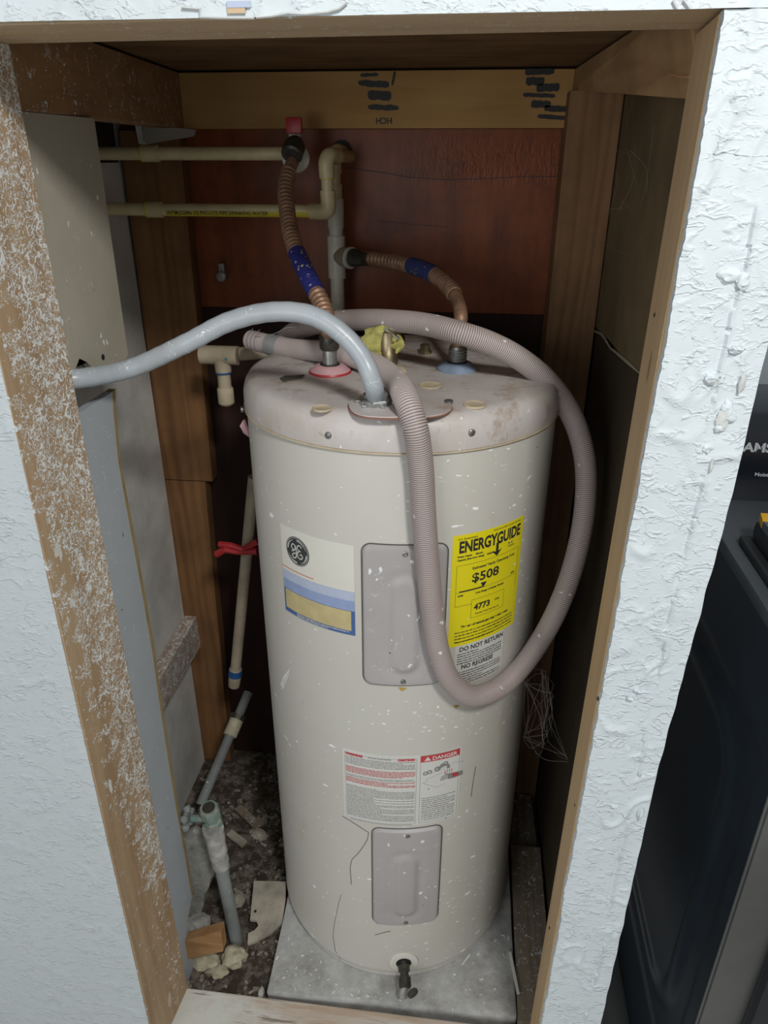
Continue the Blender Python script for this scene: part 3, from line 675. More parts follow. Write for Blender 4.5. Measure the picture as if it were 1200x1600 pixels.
# relief valve behind: brass body, lever, insulation tuft
RVp = at(606, 580, Z=CZ)
rv = obj('relief_valve', lathe([(.013, 0), (.013, .012), (.016, .013), (.016, .030), (.0145, .032), (.0145, .062), (.010, .066), (.005, .068)], (RVp.x, RVp.y, CZ), s=24), 'brass', wh, True)
bm = box(RVp.x-.006, RVp.x+.022, RVp.y-.012, RVp.y-.004, CZ+.064, CZ+.067, .0006); bmesh.ops.rotate(bm, verts=bm.verts, cent=(RVp.x, RVp.y-.008, CZ+.066), matrix=Matrix.Rotation(.6, 3, 'Y'))
obj('lever', bm, 'screw', rv)
obj('valve_outlet', seg((RVp.x, RVp.y, CZ+.042), (RVp.x+.012, RVp.y+.05, CZ+.040), .011), 'brass', rv, True)
bm = lathe([(.026, 0), (.021, .006), (.014, .008)], (RVp.x+.006, RVp.y, CZ), s=28); obj('sealant_ring', bm, 'cream', wh, True)
bm = B(); p = at(588, 545, Y=RVp.y-.01)
bm = lump((RVp.x-.012, RVp.y-.002, CZ+.044), (.034, .014, .024), 4, 3); wobble(bm, .008, 60, 2); obj('insulation_tuft', bm, 'insul', wh, True, label='yellow insulation tuft')
p = at(664, 553, Z=CZ); obj('brass_plug', lathe([(.012, 0), (.012, .006), (.0085, .007), (.0085, .016), (.004, .018)], (p.x, p.y, CZ), s=8), 'brass', wh)
# access covers with long raised bump
def cover(th0, th1, z0, z1, bx0, bx1, bz0, bz1):
    W = math.radians(th1-th0)*R; H = z1-z0; bm = B(); nx, nz = 44, 72; r = .014; V = {}
    def sdf(x, y, cx0, cx1, cy0, cy1, rr):
        qx = abs(x-(cx0+cx1)/2)-(cx1-cx0)/2+rr; qy = abs(y-(cy0+cy1)/2)-(cy1-cy0)/2+rr
        return math.hypot(max(qx, 0), max(qy, 0))+min(max(qx, qy), 0)-rr
    for i in range(nx+1):
        for j in range(nz+1):
            x, y = W*i/nx, H*j/nz; d = sdf(x, y, 0, W, 0, H, r)
            if d > 0:   # pull in corner points
                cx = min(max(x, r), W-r); cy = min(max(y, r), H-r); v = Vector((x-cx, y-cy)); v = v.normalized()*r; x, y = cx+v.x, cy+v.y; d = 0
            h = .0055*min(1, max(0, -d/.004))**.5
            d1 = sdf(x, y, bx0-.010, bx1+.010, bz0-.012, bz1+.010, (bx1-bx0)/2+.008); h -= .0016*min(1, max(0, -d1/.014))
            d2 = sdf(x, y, bx0, bx1, bz0, bz1, (bx1-bx0)/2*.98); tt = min(1, max(0, -d2/.016)); h += .0048*tt*tt*(3-2*tt)
            if d1 > -.001 and d1 < .003: h += .0
            t = th0+math.degrees(x/R); V[i, j] = bm.verts.new(cyl(t, z0+y, R+.0006+h))
    for i in range(nx):
        for j in range(nz): bm.faces.new((V[i, j], V[i+1, j], V[i+1, j+1], V[i, j+1]))
    c = obj('access_cover', bm, 'cover', wh, True)
    o2 = obj('cover_gasket', wrap(slab2(round2d(-.0018, -.0018, W+.0018, H+.0018, r+.0018), .0006), th0, z0, R+.0001), 'darkline', c)
    for y in (.011, H-.011):
        tm = th0+math.degrees(W*.5/R); P_ = cyl(tm, z0+y, R+.006); t = math.radians(tm)
        obj('screw', lathe([(.0042, -.001), (.0042, .001), (.0025, .0018), (.001, .0008)], P_, (math.sin(t), -math.cos(t), 0), 14), 'screw', c, True)
    return c
cover(-7, 21.5, .798, 1.047, .036, .090, .022, .205)
cover(-4.3, 24.4, .222, .478, .034, .088, .024, .200)
# drain valve
t9 = math.radians(9.6); VA = Vector((math.sin(t9), -math.cos(t9), 0)); VP = cyl(9.6, .104, R)
obj('valve_collar', lathe([(.0285, -.001), (.0285, .0018), (.026, .0028), (.0155, .0028), (.0155, .001), (.0150, -.0005)], VP, VA, 40), 'label_cream', wh, True)
obj('valve_hole', lathe([(.0158, -.002), (.0158, .0015)], VP, VA, 28), 'black', wh, True)
dv = obj('drain_valve', lathe([(.0085, 0), (.0085, .010), (.0115, .011), (.0115, .020), (.0085, .022), (.0085, .030), (.0120, .032), (.0120, .048), (.009, .050)], VP-VA*.004, VA+Vector((0, 0, -.18)), 20), 'dkmetal', wh, True)
S = VP+VA*.036+Vector((0, 0, -.006)); SX = Vector((math.cos(t9), math.sin(t9), 0))
obj('spout', seg(S, S+SX*-.006+VA*.012+Vector((0, 0, -.024)), .0085, 16), 'steel', dv, True)
bm = B(); hc = S+VA*.018+SX*.012; lathe([(.010, 0), (.011, .002), (.011, .006), (.006, .008)], hc, VA+SX*.5, 9, bm); obj('valve_handle', bm, 'dkmetal', dv)
# scratches and cracks on the enamel
def on(pts, r=.00055, rr=R+.0004):
    return tube([atcyl(a, b, rr) for a, b in pts], r, 5)
obj('hairline_crack', on(((535, 1275), (548, 1283), (562, 1292), (576, 1301), (574, 1312), (568, 1322), (560, 1333), (550, 1343), (547, 1355), (549, 1382))), 'darkline', wh)
obj('hairline_crack', on(((533, 1398), (529, 1412), (523, 1440), (520, 1462), (524, 1486), (533, 1500)), .0004), 'darkline', wh)
obj('hairline_crack', on(((586, 1461), (600, 1457), (610, 1455)), .0006), 'darkline', wh)
obj('hairline_crack', on(((743, 1198), (739, 1222), (736, 1245)), .0006), 'darkline', wh)
bm = poly_prism([atcyl(a, b, R+.0006) for a, b in ((456, 1040), (449, 1064), (442, 1078), (438, 1068), (443, 1056))], (0, -.0008, 0)); obj('paint_chip', bm, 'chip_white', wh)
for q in (((622, 1074), (636, 1075), (628, 1080)), ((708, 1103), (718, 1102), (713, 1107))):
    obj('rust_mark', poly_prism([atcyl(a, b, R+.0006) for a, b in q], (0, -.0006, 0)), 'rust_mark', wh)
p = atcyl(383, 655, .252); obj('paper_tag', poly_prism([Vector(p)+Vector(d) for d in ((0, 0, 0), (-.008, .004, -.012), (-.005, .01, -.026), (.006, .004, -.03))], (-.002, -.004, 0)), 'pink_ring', wh)

# ---- labels
def lab(name, parent, bm, mat, th0, z0, h, label=None):
    return obj(name, fixn(wrap(bm, th0, z0, R+h), radial), mat, parent, label=label, recalc=False)
rnd = random.Random(11)
def arcw(a, b): return math.radians(b-a)*R
# brand label
t0, z0 = -41.3, .884; W, H = arcw(-41.3, -9.8), .157
g = lab('brand_label', wh, slab2(rect2d(0, 0, W, H), .0003), 'label_cream', t0, z0, .0002, 'white and blue brand label with monogram')
lab('label_print', g, rect2d(0, .044, W, .062), 'lab_blue2', t0, z0, .0008); lab('label_print', g, rect2d(0, .062, W, .078), 'lab_blue1', t0, z0, .0008)
lab('label_print', g, rect2d(0, 0, W, .044), 'lab_blue3', t0, z0, .0008); lab('label_print', g, rect2d(.004, .008, W-.006, .0435), 'lab_tan', t0, z0, .0012)
lab('label_print', g, rect2d(0, .0830, .068, .0843), 'lab_pinkred', t0, z0, .0008)
lab('label_print', g, micro(.03, .0015, W-.01, .008, .003, .0016, rnd), 'label_cream', t0, z0, .0014)
cx, cy, rr = .0375, .121, .0245
lab('emblem', g, round2d(cx-rr, cy-rr, cx+rr, cy+rr, rr-.0001, 12), 'logo_dark', t0, z0, .0008)
bits = [arc2d(cx, cy, rr*.93, 0, 360, .0008, 48)]
for a in (20, 110, 200, 290): # four swooshes inside the rim
    P_ = []
    for i in range(13):
        f = i/12; ang = math.radians(a+70*f); rad = rr*(.80-.14*math.sin(f*math.pi)*0+.0*f) ; P_.append((cx+rad*math.cos(ang), cy+rad*math.sin(ang)))
    bits.append(stroke2d(P_, lambda f: .0005+.0034*(f**1.5)*(1-f)**.25*1.3))
def C(P_, w_): return curve2d([(cx+a*rr, cy+b*rr) for a, b in P_], w_)
# script monogram
bits.append(C([(-.12, .10), (-.32, .06), (-.46, .22), (-.36, .44), (-.16, .40), (-.14, .18), (-.26, .02), (-.46, -.08)], .0020))
bits.append(C([(-.12, .42), (-.06, .20), (-.04, -.10), (-.10, -.42), (-.30, -.52), (-.42, -.36), (-.28, -.20), (-.02, -.12), (.14, .02)], .0022))
bits.append(C([(.40, .36), (.30, .50), (.10, .44), (.06, .22), (.24, .10), (.34, .14), (.20, .10), (.04, -.08), (.10, -.36), (.34, -.42), (.46, -.24), (.36, -.08), (.24, -.18)], .0022))
lab('emblem_print', g, join2d(*bits), 'logo_light', t0, z0, .0012)
# energy label
t0, z0 = 23.1, .861; W, H = arcw(23.1, 53.9), .195
# photograph shows it leaning slightly: top edge rises to the right only through perspective
g = lab('energy_label', wh, slab2(rect2d(0, 0, W, H), .0003), 'label_yellow', t0, z0, .0002, 'bright yellow energy guide label')
bits = [text2d('ENERGYGUIDE', .0215, .010, .1665, .0008, 1.0), text2d('U.S. Government', .0045, .008, .187, .0001), text2d('Federal law prohibits removal of this label', .0034, .068, .1895, .00005)]
bw = None
xs = [v.co.x for v in bits[0].verts]; k = (W-.018)/(max(xs)-min(xs))
for v in bits[0].verts: v.co.x = .010+(v.co.x-.010)*k; v.co.y = .166+(v.co.y-.1665)*1.22
bits += [stroke2d([(.0775, .168), (.0775, .152)], .005), poly2d([(.0675, .156), (.0775, .145), (.0875, .156), (.0775, .1525)])]
bits += [text2d('Water Heater     Electric', .0042, .008, .158, .0002), text2d('Capacity (first hour rating)    Gallons', .0042, .008, .1525, .0002), text2d('Model', .004, .10, .158, .0001), text2d('Capacity', .004, .10, .153, .0001)]
fr = lambda x0, y0, x1, y1, w_: [rect2d(x0, y0, x1, y0+w_), rect2d(x0, y1-w_, x1, y1), rect2d(x0, y0, x0+w_, y1), rect2d(x1-w_, y0, x1, y1)]
bits += fr(.008, .073, W-.008, .1445, .0005)[1:]+[rect2d(.008, .073, .036, .0736), rect2d(.008, .0975, W-.008, .0980)]
bits += [text2d('Estimated Yearly Operating Cost', .0062, .034, .1335, .0002), text2d('$508', .0215, .034, .1115, .0005, 1.15), rect2d(.014, .0975, .056, .1000), poly2d([(.050, .1065), (.062, .1065), (.056, .0975)])]
bits += [text2d('$448', .0042, .012, .0905, .0002), text2d('Cost Range of Similar Models', .0046, .042, .0895, .0002), text2d('$522', .0042, W-.022, .101, .0002)]
bits += fr(.036, .047, .100, .080, .0005)+[text2d('4773', .0145, .041, .0605, .0006, 1.05), text2d('kWh', .0045, .081, .0655, .0002), text2d('Estimated Yearly Electricity Use', .0036, .044, .0520, .0001)]
bits += [text2d('The use of natural gas may reduce cost', .0058, .020, .0330, .0003)]
bits += [micro(.010, .004, W-.010, .030, .0058, .0020, rnd), micro(.012, .004, W-.05, .012, .0058, .0020, rnd)]
lab('label_print', g, join2d(*bits), 'ink', t0, z0, .0007)
# do not return label
t0, z0 = 26.0, .782; W = arcw(26.0, 48)
g = lab('return_label', wh, slab2(rect2d(0, 0, W, .080), .0003), 'label_white', t0, z0, .0001, 'white DO NOT RETURN label')
bits = [text2d('DO NOT RETURN', .0115, .007, .0670, .0003, .93), text2d('NO REGRESE', .0115, .012, .0325, .0003, .93), micro(.004, .042, W-.004, .066, .0046, .0018, rnd), micro(.004, .001, W-.004, .030, .0046, .0018, rnd)]
lab('label_print', g, join2d(*bits), 'ink', t0, z0, .0007)
# warning label
t0, z0 = -16.2, .487; W, H = arcw(-16.2, 31.2), .163; S_ = arcw(-16.2, 14.0)
g = lab('warning_label', wh, slab2(rect2d(0, 0, W, H), .0003), 'label_white', t0, z0, .0002, 'white warning label with red DANGER panel')
ink = fr(.004, .004, S_-.004, H-.008, .0005)+fr(S_+.002, .004, W-.003, H-.002, .0006)
lab('danger_band', g, rect2d(S_+.002, H-.017, W-.003, H-.003), 'lab_red', t0, z0, .0009)
red = [text2d('WARNING', .0062, .006, H-.0115, .0006), text2d('CAUTION', .0062, S_-.036, H-.0115, .0006)]
ink += [text2d('ELECTRIC WATER HEATER', .0032, .046, H-.011, .0001), micro(.006, H-.032, S_-.006, H-.013, .0030, .0015, rnd)]
red += [micro(.006, H-.052, S_-.006, H-.035, .0030, .0016, rnd), micro(.006, H-.075, S_-.006, H-.060, .0030, .0016, rnd)]
ink += [micro(.006, H-.060, S_-.006, H-.053, .0030, .0015, rnd), micro(.006, .007, S_-.006, H-.078, .0030, .0015, rnd)]
ink += [micro(S_+.006, .008, W-.008, .066, .0047, .0020, rnd), rect2d(.012, .0012, S_-.01, .0024)]
dx, dz = S_+.002, H-.017
ink += [stroke2d([(dx+.004, dz-.030), (dx+.050, dz-.020), (dx+.062, dz-.014)], .0004), stroke2d([(dx+.005, dz-.048), (dx+.014, dz-.044), (dx+.010, dz-.040), (dx+.040, dz-.030)], .0005), stroke2d([(dx+.005, dz-.048), (dx+.030, dz-.062), (dx+.045, dz-.058)], .0005),
        stroke2d([(dx+.070, dz), (dx+.070, dz-.020)], .0005), stroke2d([(dx+.060, dz-.014), (dx+.078, dz-.019)], .0005)]
for (x, y, r_) in ((.009, -.026, .0042), (.016, -.024, .0045), (.030, -.020, .0055), (.038, -.014, .004), (.044, -.012, .005)): ink.append(arc2d(dx+x, dz+y, r_*.75, 0, 360, r_*.55, 16))
ink += [stroke2d([(dx+.030, dz-.020), (dx+.042, dz-.014), (dx+.049, dz-.016), (dx+.050, dz-.024)], .0055)]
ink += [stroke2d([(dx+.038, dz-.040), (dx+.050, dz-.038)], .002), stroke2d([(dx+.036, dz-.044), (dx+.050, dz-.042)], .002), stroke2d([(dx+.036, dz-.048), (dx+.052, dz-.045)], .002), stroke2d([(dx+.044, dz-.034), (dx+.050, dz-.040)], .002), poly2d([(dx+.049, dz-.036), (dx+.066, dz-.038), (dx+.078, dz-.040), (dx+.078, dz-.049), (dx+.060, dz-.050), (dx+.050, dz-.049)])]
red += [stroke2d([(dx+.044+i*.004, dz-.026), (dx+.043+i*.0045, dz-.034)], .0011) for i in range(4)]+[poly2d([(dx+.056, dz-.038), (dx+.068, dz-.040), (dx+.070, dz-.046), (dx+.060, dz-.048)])]
lab('label_print', g, join2d(*ink), 'lab_grey', t0, z0, .0007); lab('label_print', g, join2d(*red), 'lab_red', t0, z0, .0009)
lab('label_print', g, text2d('DANGER', .0112, dx+.020, H-.0143, .0003, .98), 'label_white', t0, z0, .0012); lab('warning_triangle', g, poly2d([(dx+.006, H-.0145), (dx+.018, H-.0145), (dx+.012, H-.0052)]), 'label_white', t0, z0, .0012)

for o_ in list(D.objects):
    if o_.name.startswith('label_print') and len(o_.data.polygons) > 100: o_['kind'] = 'stuff'

# ================================================================ CONDUIT TO THE CAP
base = at(587, 630, Z=CZ+.004)
cd = thing('electrical_conduit', base, 'light grey flexible conduit arching from left wall hole to heater cap', 'conduit')
pts = [at(60, 596, X=-.415)+Vector((-.015, 0, 0)), at(118, 592, X=-.397), at(200, 577, Y=-.215), at(290, 537, Y=-.215), at(360, 502, Y=-.215), at(430, 487, Y=-.22), at(490, 494, Y=-.225), at(535, 522, Y=-.23), at(568, 562, Y=-.235), at(583, 600, Y=-.24), base+Vector((0, 0, .008))]
pts[0] = pts[1]+Vector((-.05, -.01, -.003))
obj('conduit', tube(catmull(pts, .006), lambda i, n: .0127+.0002*math.sin(i*1.7), 24), 'conduit', cd, True)
obj('locknut', lathe([(.0235, 0), (.0235, .006), (.0215, .0085)], base+Vector((0, 0, 0)), s=8), 'galv', cd)
obj('connector', lathe([(.0170, .008), (.0170, .013), (.0140, .015)], base, s=24), 'steel', cd, True)
bm = B()
for k in range(6):
    a = 2*math.pi*k/6; box(base.x+.0245*math.cos(a)-.003, base.x+.0245*math.cos(a)+.003, base.y+.0245*math.sin(a)-.003, base.y+.0245*math.sin(a)+.003, base.z-.0015, base.z+.004, .0008, bm)
obj('nut_lug', bm, 'galv', cd)

# ================================================================ CORRUGATED HOSE
RH = .0170
hp = [at(391, 531, Y=.10), at(420, 538, Y=.075), at(455, 545, Y=.05), at(500, 549, Z=CZ+.020), at(545, 556, Z=CZ+.020), at(585, 570, Z=CZ+.020), at(615, 592, Z=CZ+.020), at(636, 628, Z=CZ+.0195),
      atcyl(648, 664, R+.020), atcyl(657, 720, R+.021), atcyl(662, 800, R+.022), atcyl(668, 880, R+.022), atcyl(676, 960, R+.022), atcyl(686, 1020, R+.022), atcyl(706, 1066, R+.022), atcyl(738, 1087, R+.022), atcyl(775, 1077, R+.022), atcyl(812, 1045, R+.022), at(848, 995, Y=-.135),
      at(880, 930, Y=-.125), at(902, 860, Y=-.10), at(914, 790, Y=-.075), at(914, 720, Y=-.05), at(898, 660, Y=-.035), at(866, 608, Y=-.04), at(820, 566, Y=-.055), at(770, 538, Y=-.07), at(718, 520, Y=-.078), at(665, 507, Y=-.05), at(610, 501, Y=-.02), at(560, 500, Y=.02), at(515, 503, Y=.05), at(480, 510, Y=.085), at(452, 524, Y=.13), at(435, 545, Y=.19)]
ho = thing('drain_hose', hp[14], 'long pinkish grey corrugated hose looped over heater cap and hanging down its front', 'hose')
hc_ = catmull(hp, .00075); N = len(hc_)
def hr(i, n):
    if i < 45: return RH*(1.0+.02*math.sin(i*.5))
    if 60 < i < 88: return RH*1.03
    return RH if i % 4 != 0 else RH-.0016
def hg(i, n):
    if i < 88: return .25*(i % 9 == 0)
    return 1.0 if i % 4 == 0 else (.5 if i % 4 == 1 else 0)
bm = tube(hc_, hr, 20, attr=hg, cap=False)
bmesh.ops.recalc_face_normals(bm, faces=bm.faces)
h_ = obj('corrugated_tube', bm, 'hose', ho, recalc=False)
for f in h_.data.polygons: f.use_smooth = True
obj('hose_end', tube(hc_[:3], RH*.93, 20), 'dkmetal', ho)
obj('cuff', tube(hc_[66:100], RH*1.07, 24), 'cuff', ho, True, label='smooth pale grey cuff')
bm = B()
for (a, b) in (((392, 520), (395, 513)), ((400, 521), (406, 515)), ((406, 527), (440, 524))):
    tube([at(a[0], a[1], Y=.09), at(b[0], b[1], Y=.085)], lambda i, n: .0012-.0008*i, 5, bm)
tube([at(x, y, Y=.07) for x, y in ((398, 524), (412, 527), (430, 521), (448, 512), (464, 511))], .0006, 5, bm)
obj('frayed_strand', bm, 'cuff', ho)

# ================================================================ COPPER CONNECTORS
def flex(name, pts, label, sl0, sl1, smat, plain0, plain1, extra):
    path = catmull(pts, .0011); n = len(path); root = thing(name, pts[-1], label, 'water connector')
    def rf(i, n_):
        f = i/n_
        if f < plain0 or f > plain1: return .0108
        return .0128+.0011*math.sin(i*2*math.pi/8)
    obj('copper_tube', tube(path, rf, 20), 'copper', root, True)
    obj('label_sleeve', tube(path[int(n*sl0):int(n*sl1)], lambda i, n_: .0144+.0002*math.sin(i*.9), 20), smat, root, True)
    return root, path
YV = .235
v1 = at(458, 250, Y=YV-.03)
pts = [v1, at(447, 285, Y=YV-.07), at(450, 340, Y=YV-.13), at(462, 390, Y=YV-.19), at(484, 438, Y=YV-.25), at(504, 478, Y=-.05), at(514, 515, Y=-.082), HOT+Vector((0, 0, .075)), HOT+Vector((0, 0, .060))]
fx, path = flex('water_connector', pts, 'corrugated copper connector with bright blue sleeve from valve to pink collar', .50, .72, 'blue_sleeve', .06, .90, None)
obj('coupling_nut', lathe([(.0135, .036), (.0155, .039), (.0155, .058), (.0140, .061), (.0110, .066)], (HOT.x, HOT.y, CZ), s=16), 'dkmetal', fx, True)
obj('coupling_nut', lathe([(.0155, .0), (.0185, .003), (.0185, .024), (.0135, .034)], v1+Vector((0, -.012, .006)), (path[6]-path[0])*-1+Vector((0, .0, 0)), 16), 'dkmetal', fx, True)
TEE = at(526, 398, Y=.31); t1 = at(560, 403, Y=.28)
pts = [t1, at(590, 405, Y=.26), at(630, 412, Y=.22), at(668, 424, Y=.15), at(697, 443, Y=.09), at(714, 468, Y=.035), at(720, 496, Y=-.01), COLD+Vector((.001, 0, .06)), COLD+Vector((0, 0, .03))]
fx2, path2 = flex('water_connector', pts, 'dusty copper connector curving from pipe tee down to blue collar', .32, .52, 'blue_dim', .0, .72, None)
obj('coupling_nut', lathe([(.0125, 0), (.0165, .003), (.0165, .018), (.0150, .022), (.0115, .050)], at(547, 402, Y=.295), path2[8]-path2[0]+Vector((.0, -.004, 0)), 18), 'dkmetal', fx2, True)
obj('thread_fitting', lathe([(.0135, .010), (.0150, .011)]+[(r_, .012+.002*i) for i, r_ in enumerate((.0150, .0140)*6)]+[(.013, .038)], (COLD.x, COLD.y, CZ), s=24), 'galv', fx2, True)

# ================================================================ SUPPLY PIPES
RP = .0110
# upper cpvc line with stop valve
c1 = at(446, 242, Y=YV); l1 = at(155, 238, Y=YV)+Vector((-.02, 0, 0)); c1.z = l1.z = (c1.z+l1.z)/2
sp = thing('supply_pipe', c1, 'upper cream plastic pipe ending in red handled stop valve', 'pipe')
obj('pipe', seg(l1, c1, RP), 'cpvc', sp, True)
a = at(222, 238, Y=YV); obj('coupling', lathe([(RP+.0005, 0), (RP+.0028, .001), (RP+.0028, .030), (RP+.0005, .031)], (a.x, YV, c1.z), (1, 0, 0), 24), 'cpvc', sp, True); obj('glue_ring', lathe([(RP+.003, -.001), (RP+.003, .002)], (a.x, YV, c1.z), (1, 0, 0), 24), 'cpvc_yellow', sp, True)
vb = at(462, 246, Y=YV)
vv = obj('stop_valve', lathe([(.012, -.026), (.0180, -.024), (.0225, -.012), (.0245, .0), (.0235, .010), (.018, .014)], (vb.x, YV, vb.z), (.25, -1, -.1), 28), 'pvc', sp, True)
obj('valve_neck', lathe([(.0105, 0), (.0115, .008), (.0115, .030)], (vb.x, YV, vb.z+.006), (0, 0, 1), 6), 'pvc', vv)
obj('red_handle', hexa(B(), [(vb.x-.0135, YV-.006, vb.z+.036), (vb.x+.0135, YV-.006, vb.z+.036), (vb.x+.0135, YV+.006, vb.z+.036), (vb.x-.0135, YV+.006, vb.z+.036), (vb.x-.0145, YV-.005, vb.z+.062), (vb.x+.0145, YV-.005, vb.z+.062), (vb.x+.0145, YV+.005, vb.z+.062), (vb.x-.0145, YV+.005, vb.z+.062)], .0035), 'red_plastic', vv, True)
# lower cpvc line with elbows, going back into the wall, then down
c2 = at(508, 330, Y=YV); l2 = at(168, 330, Y=YV)+Vector((-.02, 0, 0)); l2.z = c2.z
lp = thing('supply_pipe', c2, 'lower cream plastic pipe with yellow stripe and two elbows', 'pipe')
obj('pipe', seg(l2, c2, RP), 'cpvc', lp, True)
a = at(262, 330, Y=YV); bm = B(); 
V = []
for k in range(9):
    an = math.radians(-70+k*8); V.append((Vector((a.x, YV-math.cos(an)*(RP+.0004), c2.z+math.sin(an)*(RP+.0004))), Vector((c2.x-.02, YV-math.cos(an)*(RP+.0004), c2.z+math.sin(an)*(RP+.0004)))))
vs = [(bm.verts.new(p), bm.verts.new(q)) for p, q in V]
for k in range(8): bm.faces.new((vs[k][0], vs[k][1], vs[k+1][1], vs[k+1][0]))
ye = obj('yellow_stripe', bm, 'cpvc_yellow', lp)
obj('stripe_print', lay(text2d('ASTM D2846 1/2 PVC-CTS PIPE DRINKING WATER', .0085, 0, -.003, .0001), (a.x+.003, YV-RP-.0012, c2.z-.004), (1, 0, 0), (0, 0, 1)), 'ink', ye)
a = at(230, 330, Y=YV); obj('coupling', lathe([(RP+.0005, 0), (RP+.0028, .001), (RP+.0028, .030), (RP+.0005, .031)], (a.x, YV, c2.z), (1, 0, 0), 24), 'cpvc', lp, True); obj('glue_ring', lathe([(RP+.003, -.001), (RP+.003, .002)], (a.x, YV, c2.z), (1, 0, 0), 24), 'cpvc_yellow', lp, True)
RE = .0138; ex = at(512, 300, Y=YV).x; e2 = at(510, 247, Y=YV)
obj('elbow', tube(catmull([Vector((ex-.034, YV, c2.z)), Vector((ex-.005, YV, c2.z)), Vector((ex-.0005, YV, c2.z+.004)), Vector((ex, YV, c2.z+.034))], .002), RE, 24), 'cpvc', lp, True)
obj('riser', seg((ex, YV, c2.z+.03), (e2.x, YV, e2.z-.02), RP), 'cpvc', lp, True)
obj('glue_ring', lathe([(RP+.001, 0), (RP+.001, .003)], (e2.x, YV, e2.z-.034), s=24), 'cpvc_yellow', lp, True)
obj('elbow', tube(catmull([Vector((e2.x, YV, e2.z-.032)), Vector((e2.x, YV, e2.z-.006)), Vector((e2.x+.003, YV+.006, e2.z+.002)), Vector((e2.x+.012, YV+.034, e2.z+.003))], .002), RE, 24), 'cpvc', lp, True)
obj('wall_stub', seg((e2.x+.012, YV+.030, e2.z+.003), (e2.x+.02, .385, e2.z+.002), RP), 'cpvc', lp, True)
# vertical cold pipe with coupling and tee
vx = TEE.x; YP = .31; zt = at(525, 238, Y=YP).z
vpn = thing('riser_pipe', (vx, YP, 1.12), 'vertical plastic pipe with white tee behind the two copper connectors', 'pipe')
obj('elbow', tube(catmull([Vector((vx+.006, .368, zt)), Vector((vx+.003, YP+.01, zt)), Vector((vx, YP, zt-.010)), Vector((vx, YP, zt-.035))], .002), RE*.95, 24), 'cpvc', vpn, True)
z1_ = at(523, 330, Y=YP).z; z2_ = at(523, 356, Y=YP).z; z3_ = at(523, 434, Y=YP).z; z4_ = at(523, 310, Y=YP).z; z5_ = at(523, 368, Y=YP).z
obj('pipe', seg((vx, YP, z4_), (vx, YP, zt-.02), RP), 'cpvc', vpn, True)
obj('reducer', seg((vx, YP, z4_-.005), (vx, YP, at(523, 288, Y=YP).z), .0135), 'cpvc', vpn, True)
obj('coupling', lathe([(.0155, 0), (.0155, z4_-z2_)], (vx, YP, z2_), s=28), 'pvc', vpn, True)
obj('pipe', seg((vx, YP, 1.10), (vx, YP, z4_), .0135), 'pvc', vpn, True)
obj('tee', lathe([(.0172, 0), (.0172, z5_-z3_)], (vx, YP, z3_), s=28), 'pvc', vpn, True)
obj('tee_branch', lathe([(.0150, 0), (.0185, .018), (.0185, .030), (.0195, .031), (.0195, .036)], TEE+Vector((0, 0, -.002)), t1-TEE, 28), 'nut_brown', vpn, True)
obj('branch_ring', lathe([(.0200, .0335), (.0200, .0385), (.016, .039)], TEE+Vector((0, 0, -.002)), t1-TEE, 28), 'pvc', vpn, True)

# tee with capped stub, left of the cap
YT = .16
ts = at(350, 555, Y=YT); te = at(440, 553, Y=YT)
cp = thing('capped_pipe', ts, 'beige blue stained tee and capped stub left of heater cap', 'pipe')
obj('pipe', seg((ts.x, YT, ts.z), (te.x, YT+.07, ts.z-.004), .0125), 'pvc_dirty', cp, True)
obj('tee', lathe([(.0175, 0), (.0175, at(372, 555, Y=YT).x-at(314, 555, Y=YT).x)], (at(314, 555, Y=YT).x, YT, ts.z), (1, 0, 0), 28), 'pvc_dirty', cp, True)
zb = at(346, 605, Y=YT).z; zc_ = at(348, 632, Y=YT).z
obj('stub', lathe([(.0165, 0), (.0150, -.030), (.0150, -.032), (.0125, -.033), (.0125, zb-ts.z-.01)], (ts.x-.004, YT, ts.z), s=24), 'pvc_dirty', cp, True)
obj('end_cap', lathe([(.0140, 0), (.0155, -.003), (.0155, zc_-zb+.004), (.010, zc_-zb-.001)], (ts.x-.004, YT, zb), s=24), 'cream', cp, True)
obj('blue_band', lathe([(.0155, -.031), (.0155, -.034)], (ts.x-.004, YT, ts.z), s=24), 'blue_primer', cp, True)
# slanting pipe with red tie beside the tank
YQ = .13
p0, p1 = at(397, 745, Y=YQ), at(366, 1068, Y=YQ)
dp = thing('discharge_pipe', p1, 'slanting beige pipe with blue stained end, left of the heater', 'pipe')
obj('pipe', seg(p0, p1, .0118), 'pvc_dirty2', dp, True)
d_ = (p1-p0).normalized(); obj('end_fitting', lathe([(.0130, -.045), (.0140, -.043), (.0145, -.02), (.013, .006), (.008, .010)], p1, d_, 24), 'pvc_dirty2', dp, True)
obj('blue_band', lathe([(.0150, -.042), (.0153, -.025)], p1, d_, 24), 'blue_primer', dp, True)
tr = obj('red_tie', tube([at(a, b, Y=YQ-.02) for a, b in ((338, 866), (352, 858), (372, 862), (402, 861))], lambda i, n: (.0075, .008, .0065, .008)[i], 8), 'red_plastic')
bm = B(); tube([at(a, b, Y=YQ-.018) for a, b in ((342, 850), (360, 852), (380, 858), (403, 846))], .0065, 8, bm); me = D.meshes.new('j'); bm.to_mesh(me); bm.free()
tag(tr, 'red ribbon tie wrapped around the slanting beige pipe', 'tie')
tb2 = D.objects.new('loose_end', me); me.materials.append(M['red_plastic']); COL.objects.link(tb2); me.transform(Matrix.Translation(-tr.location)); tb2.parent = tr

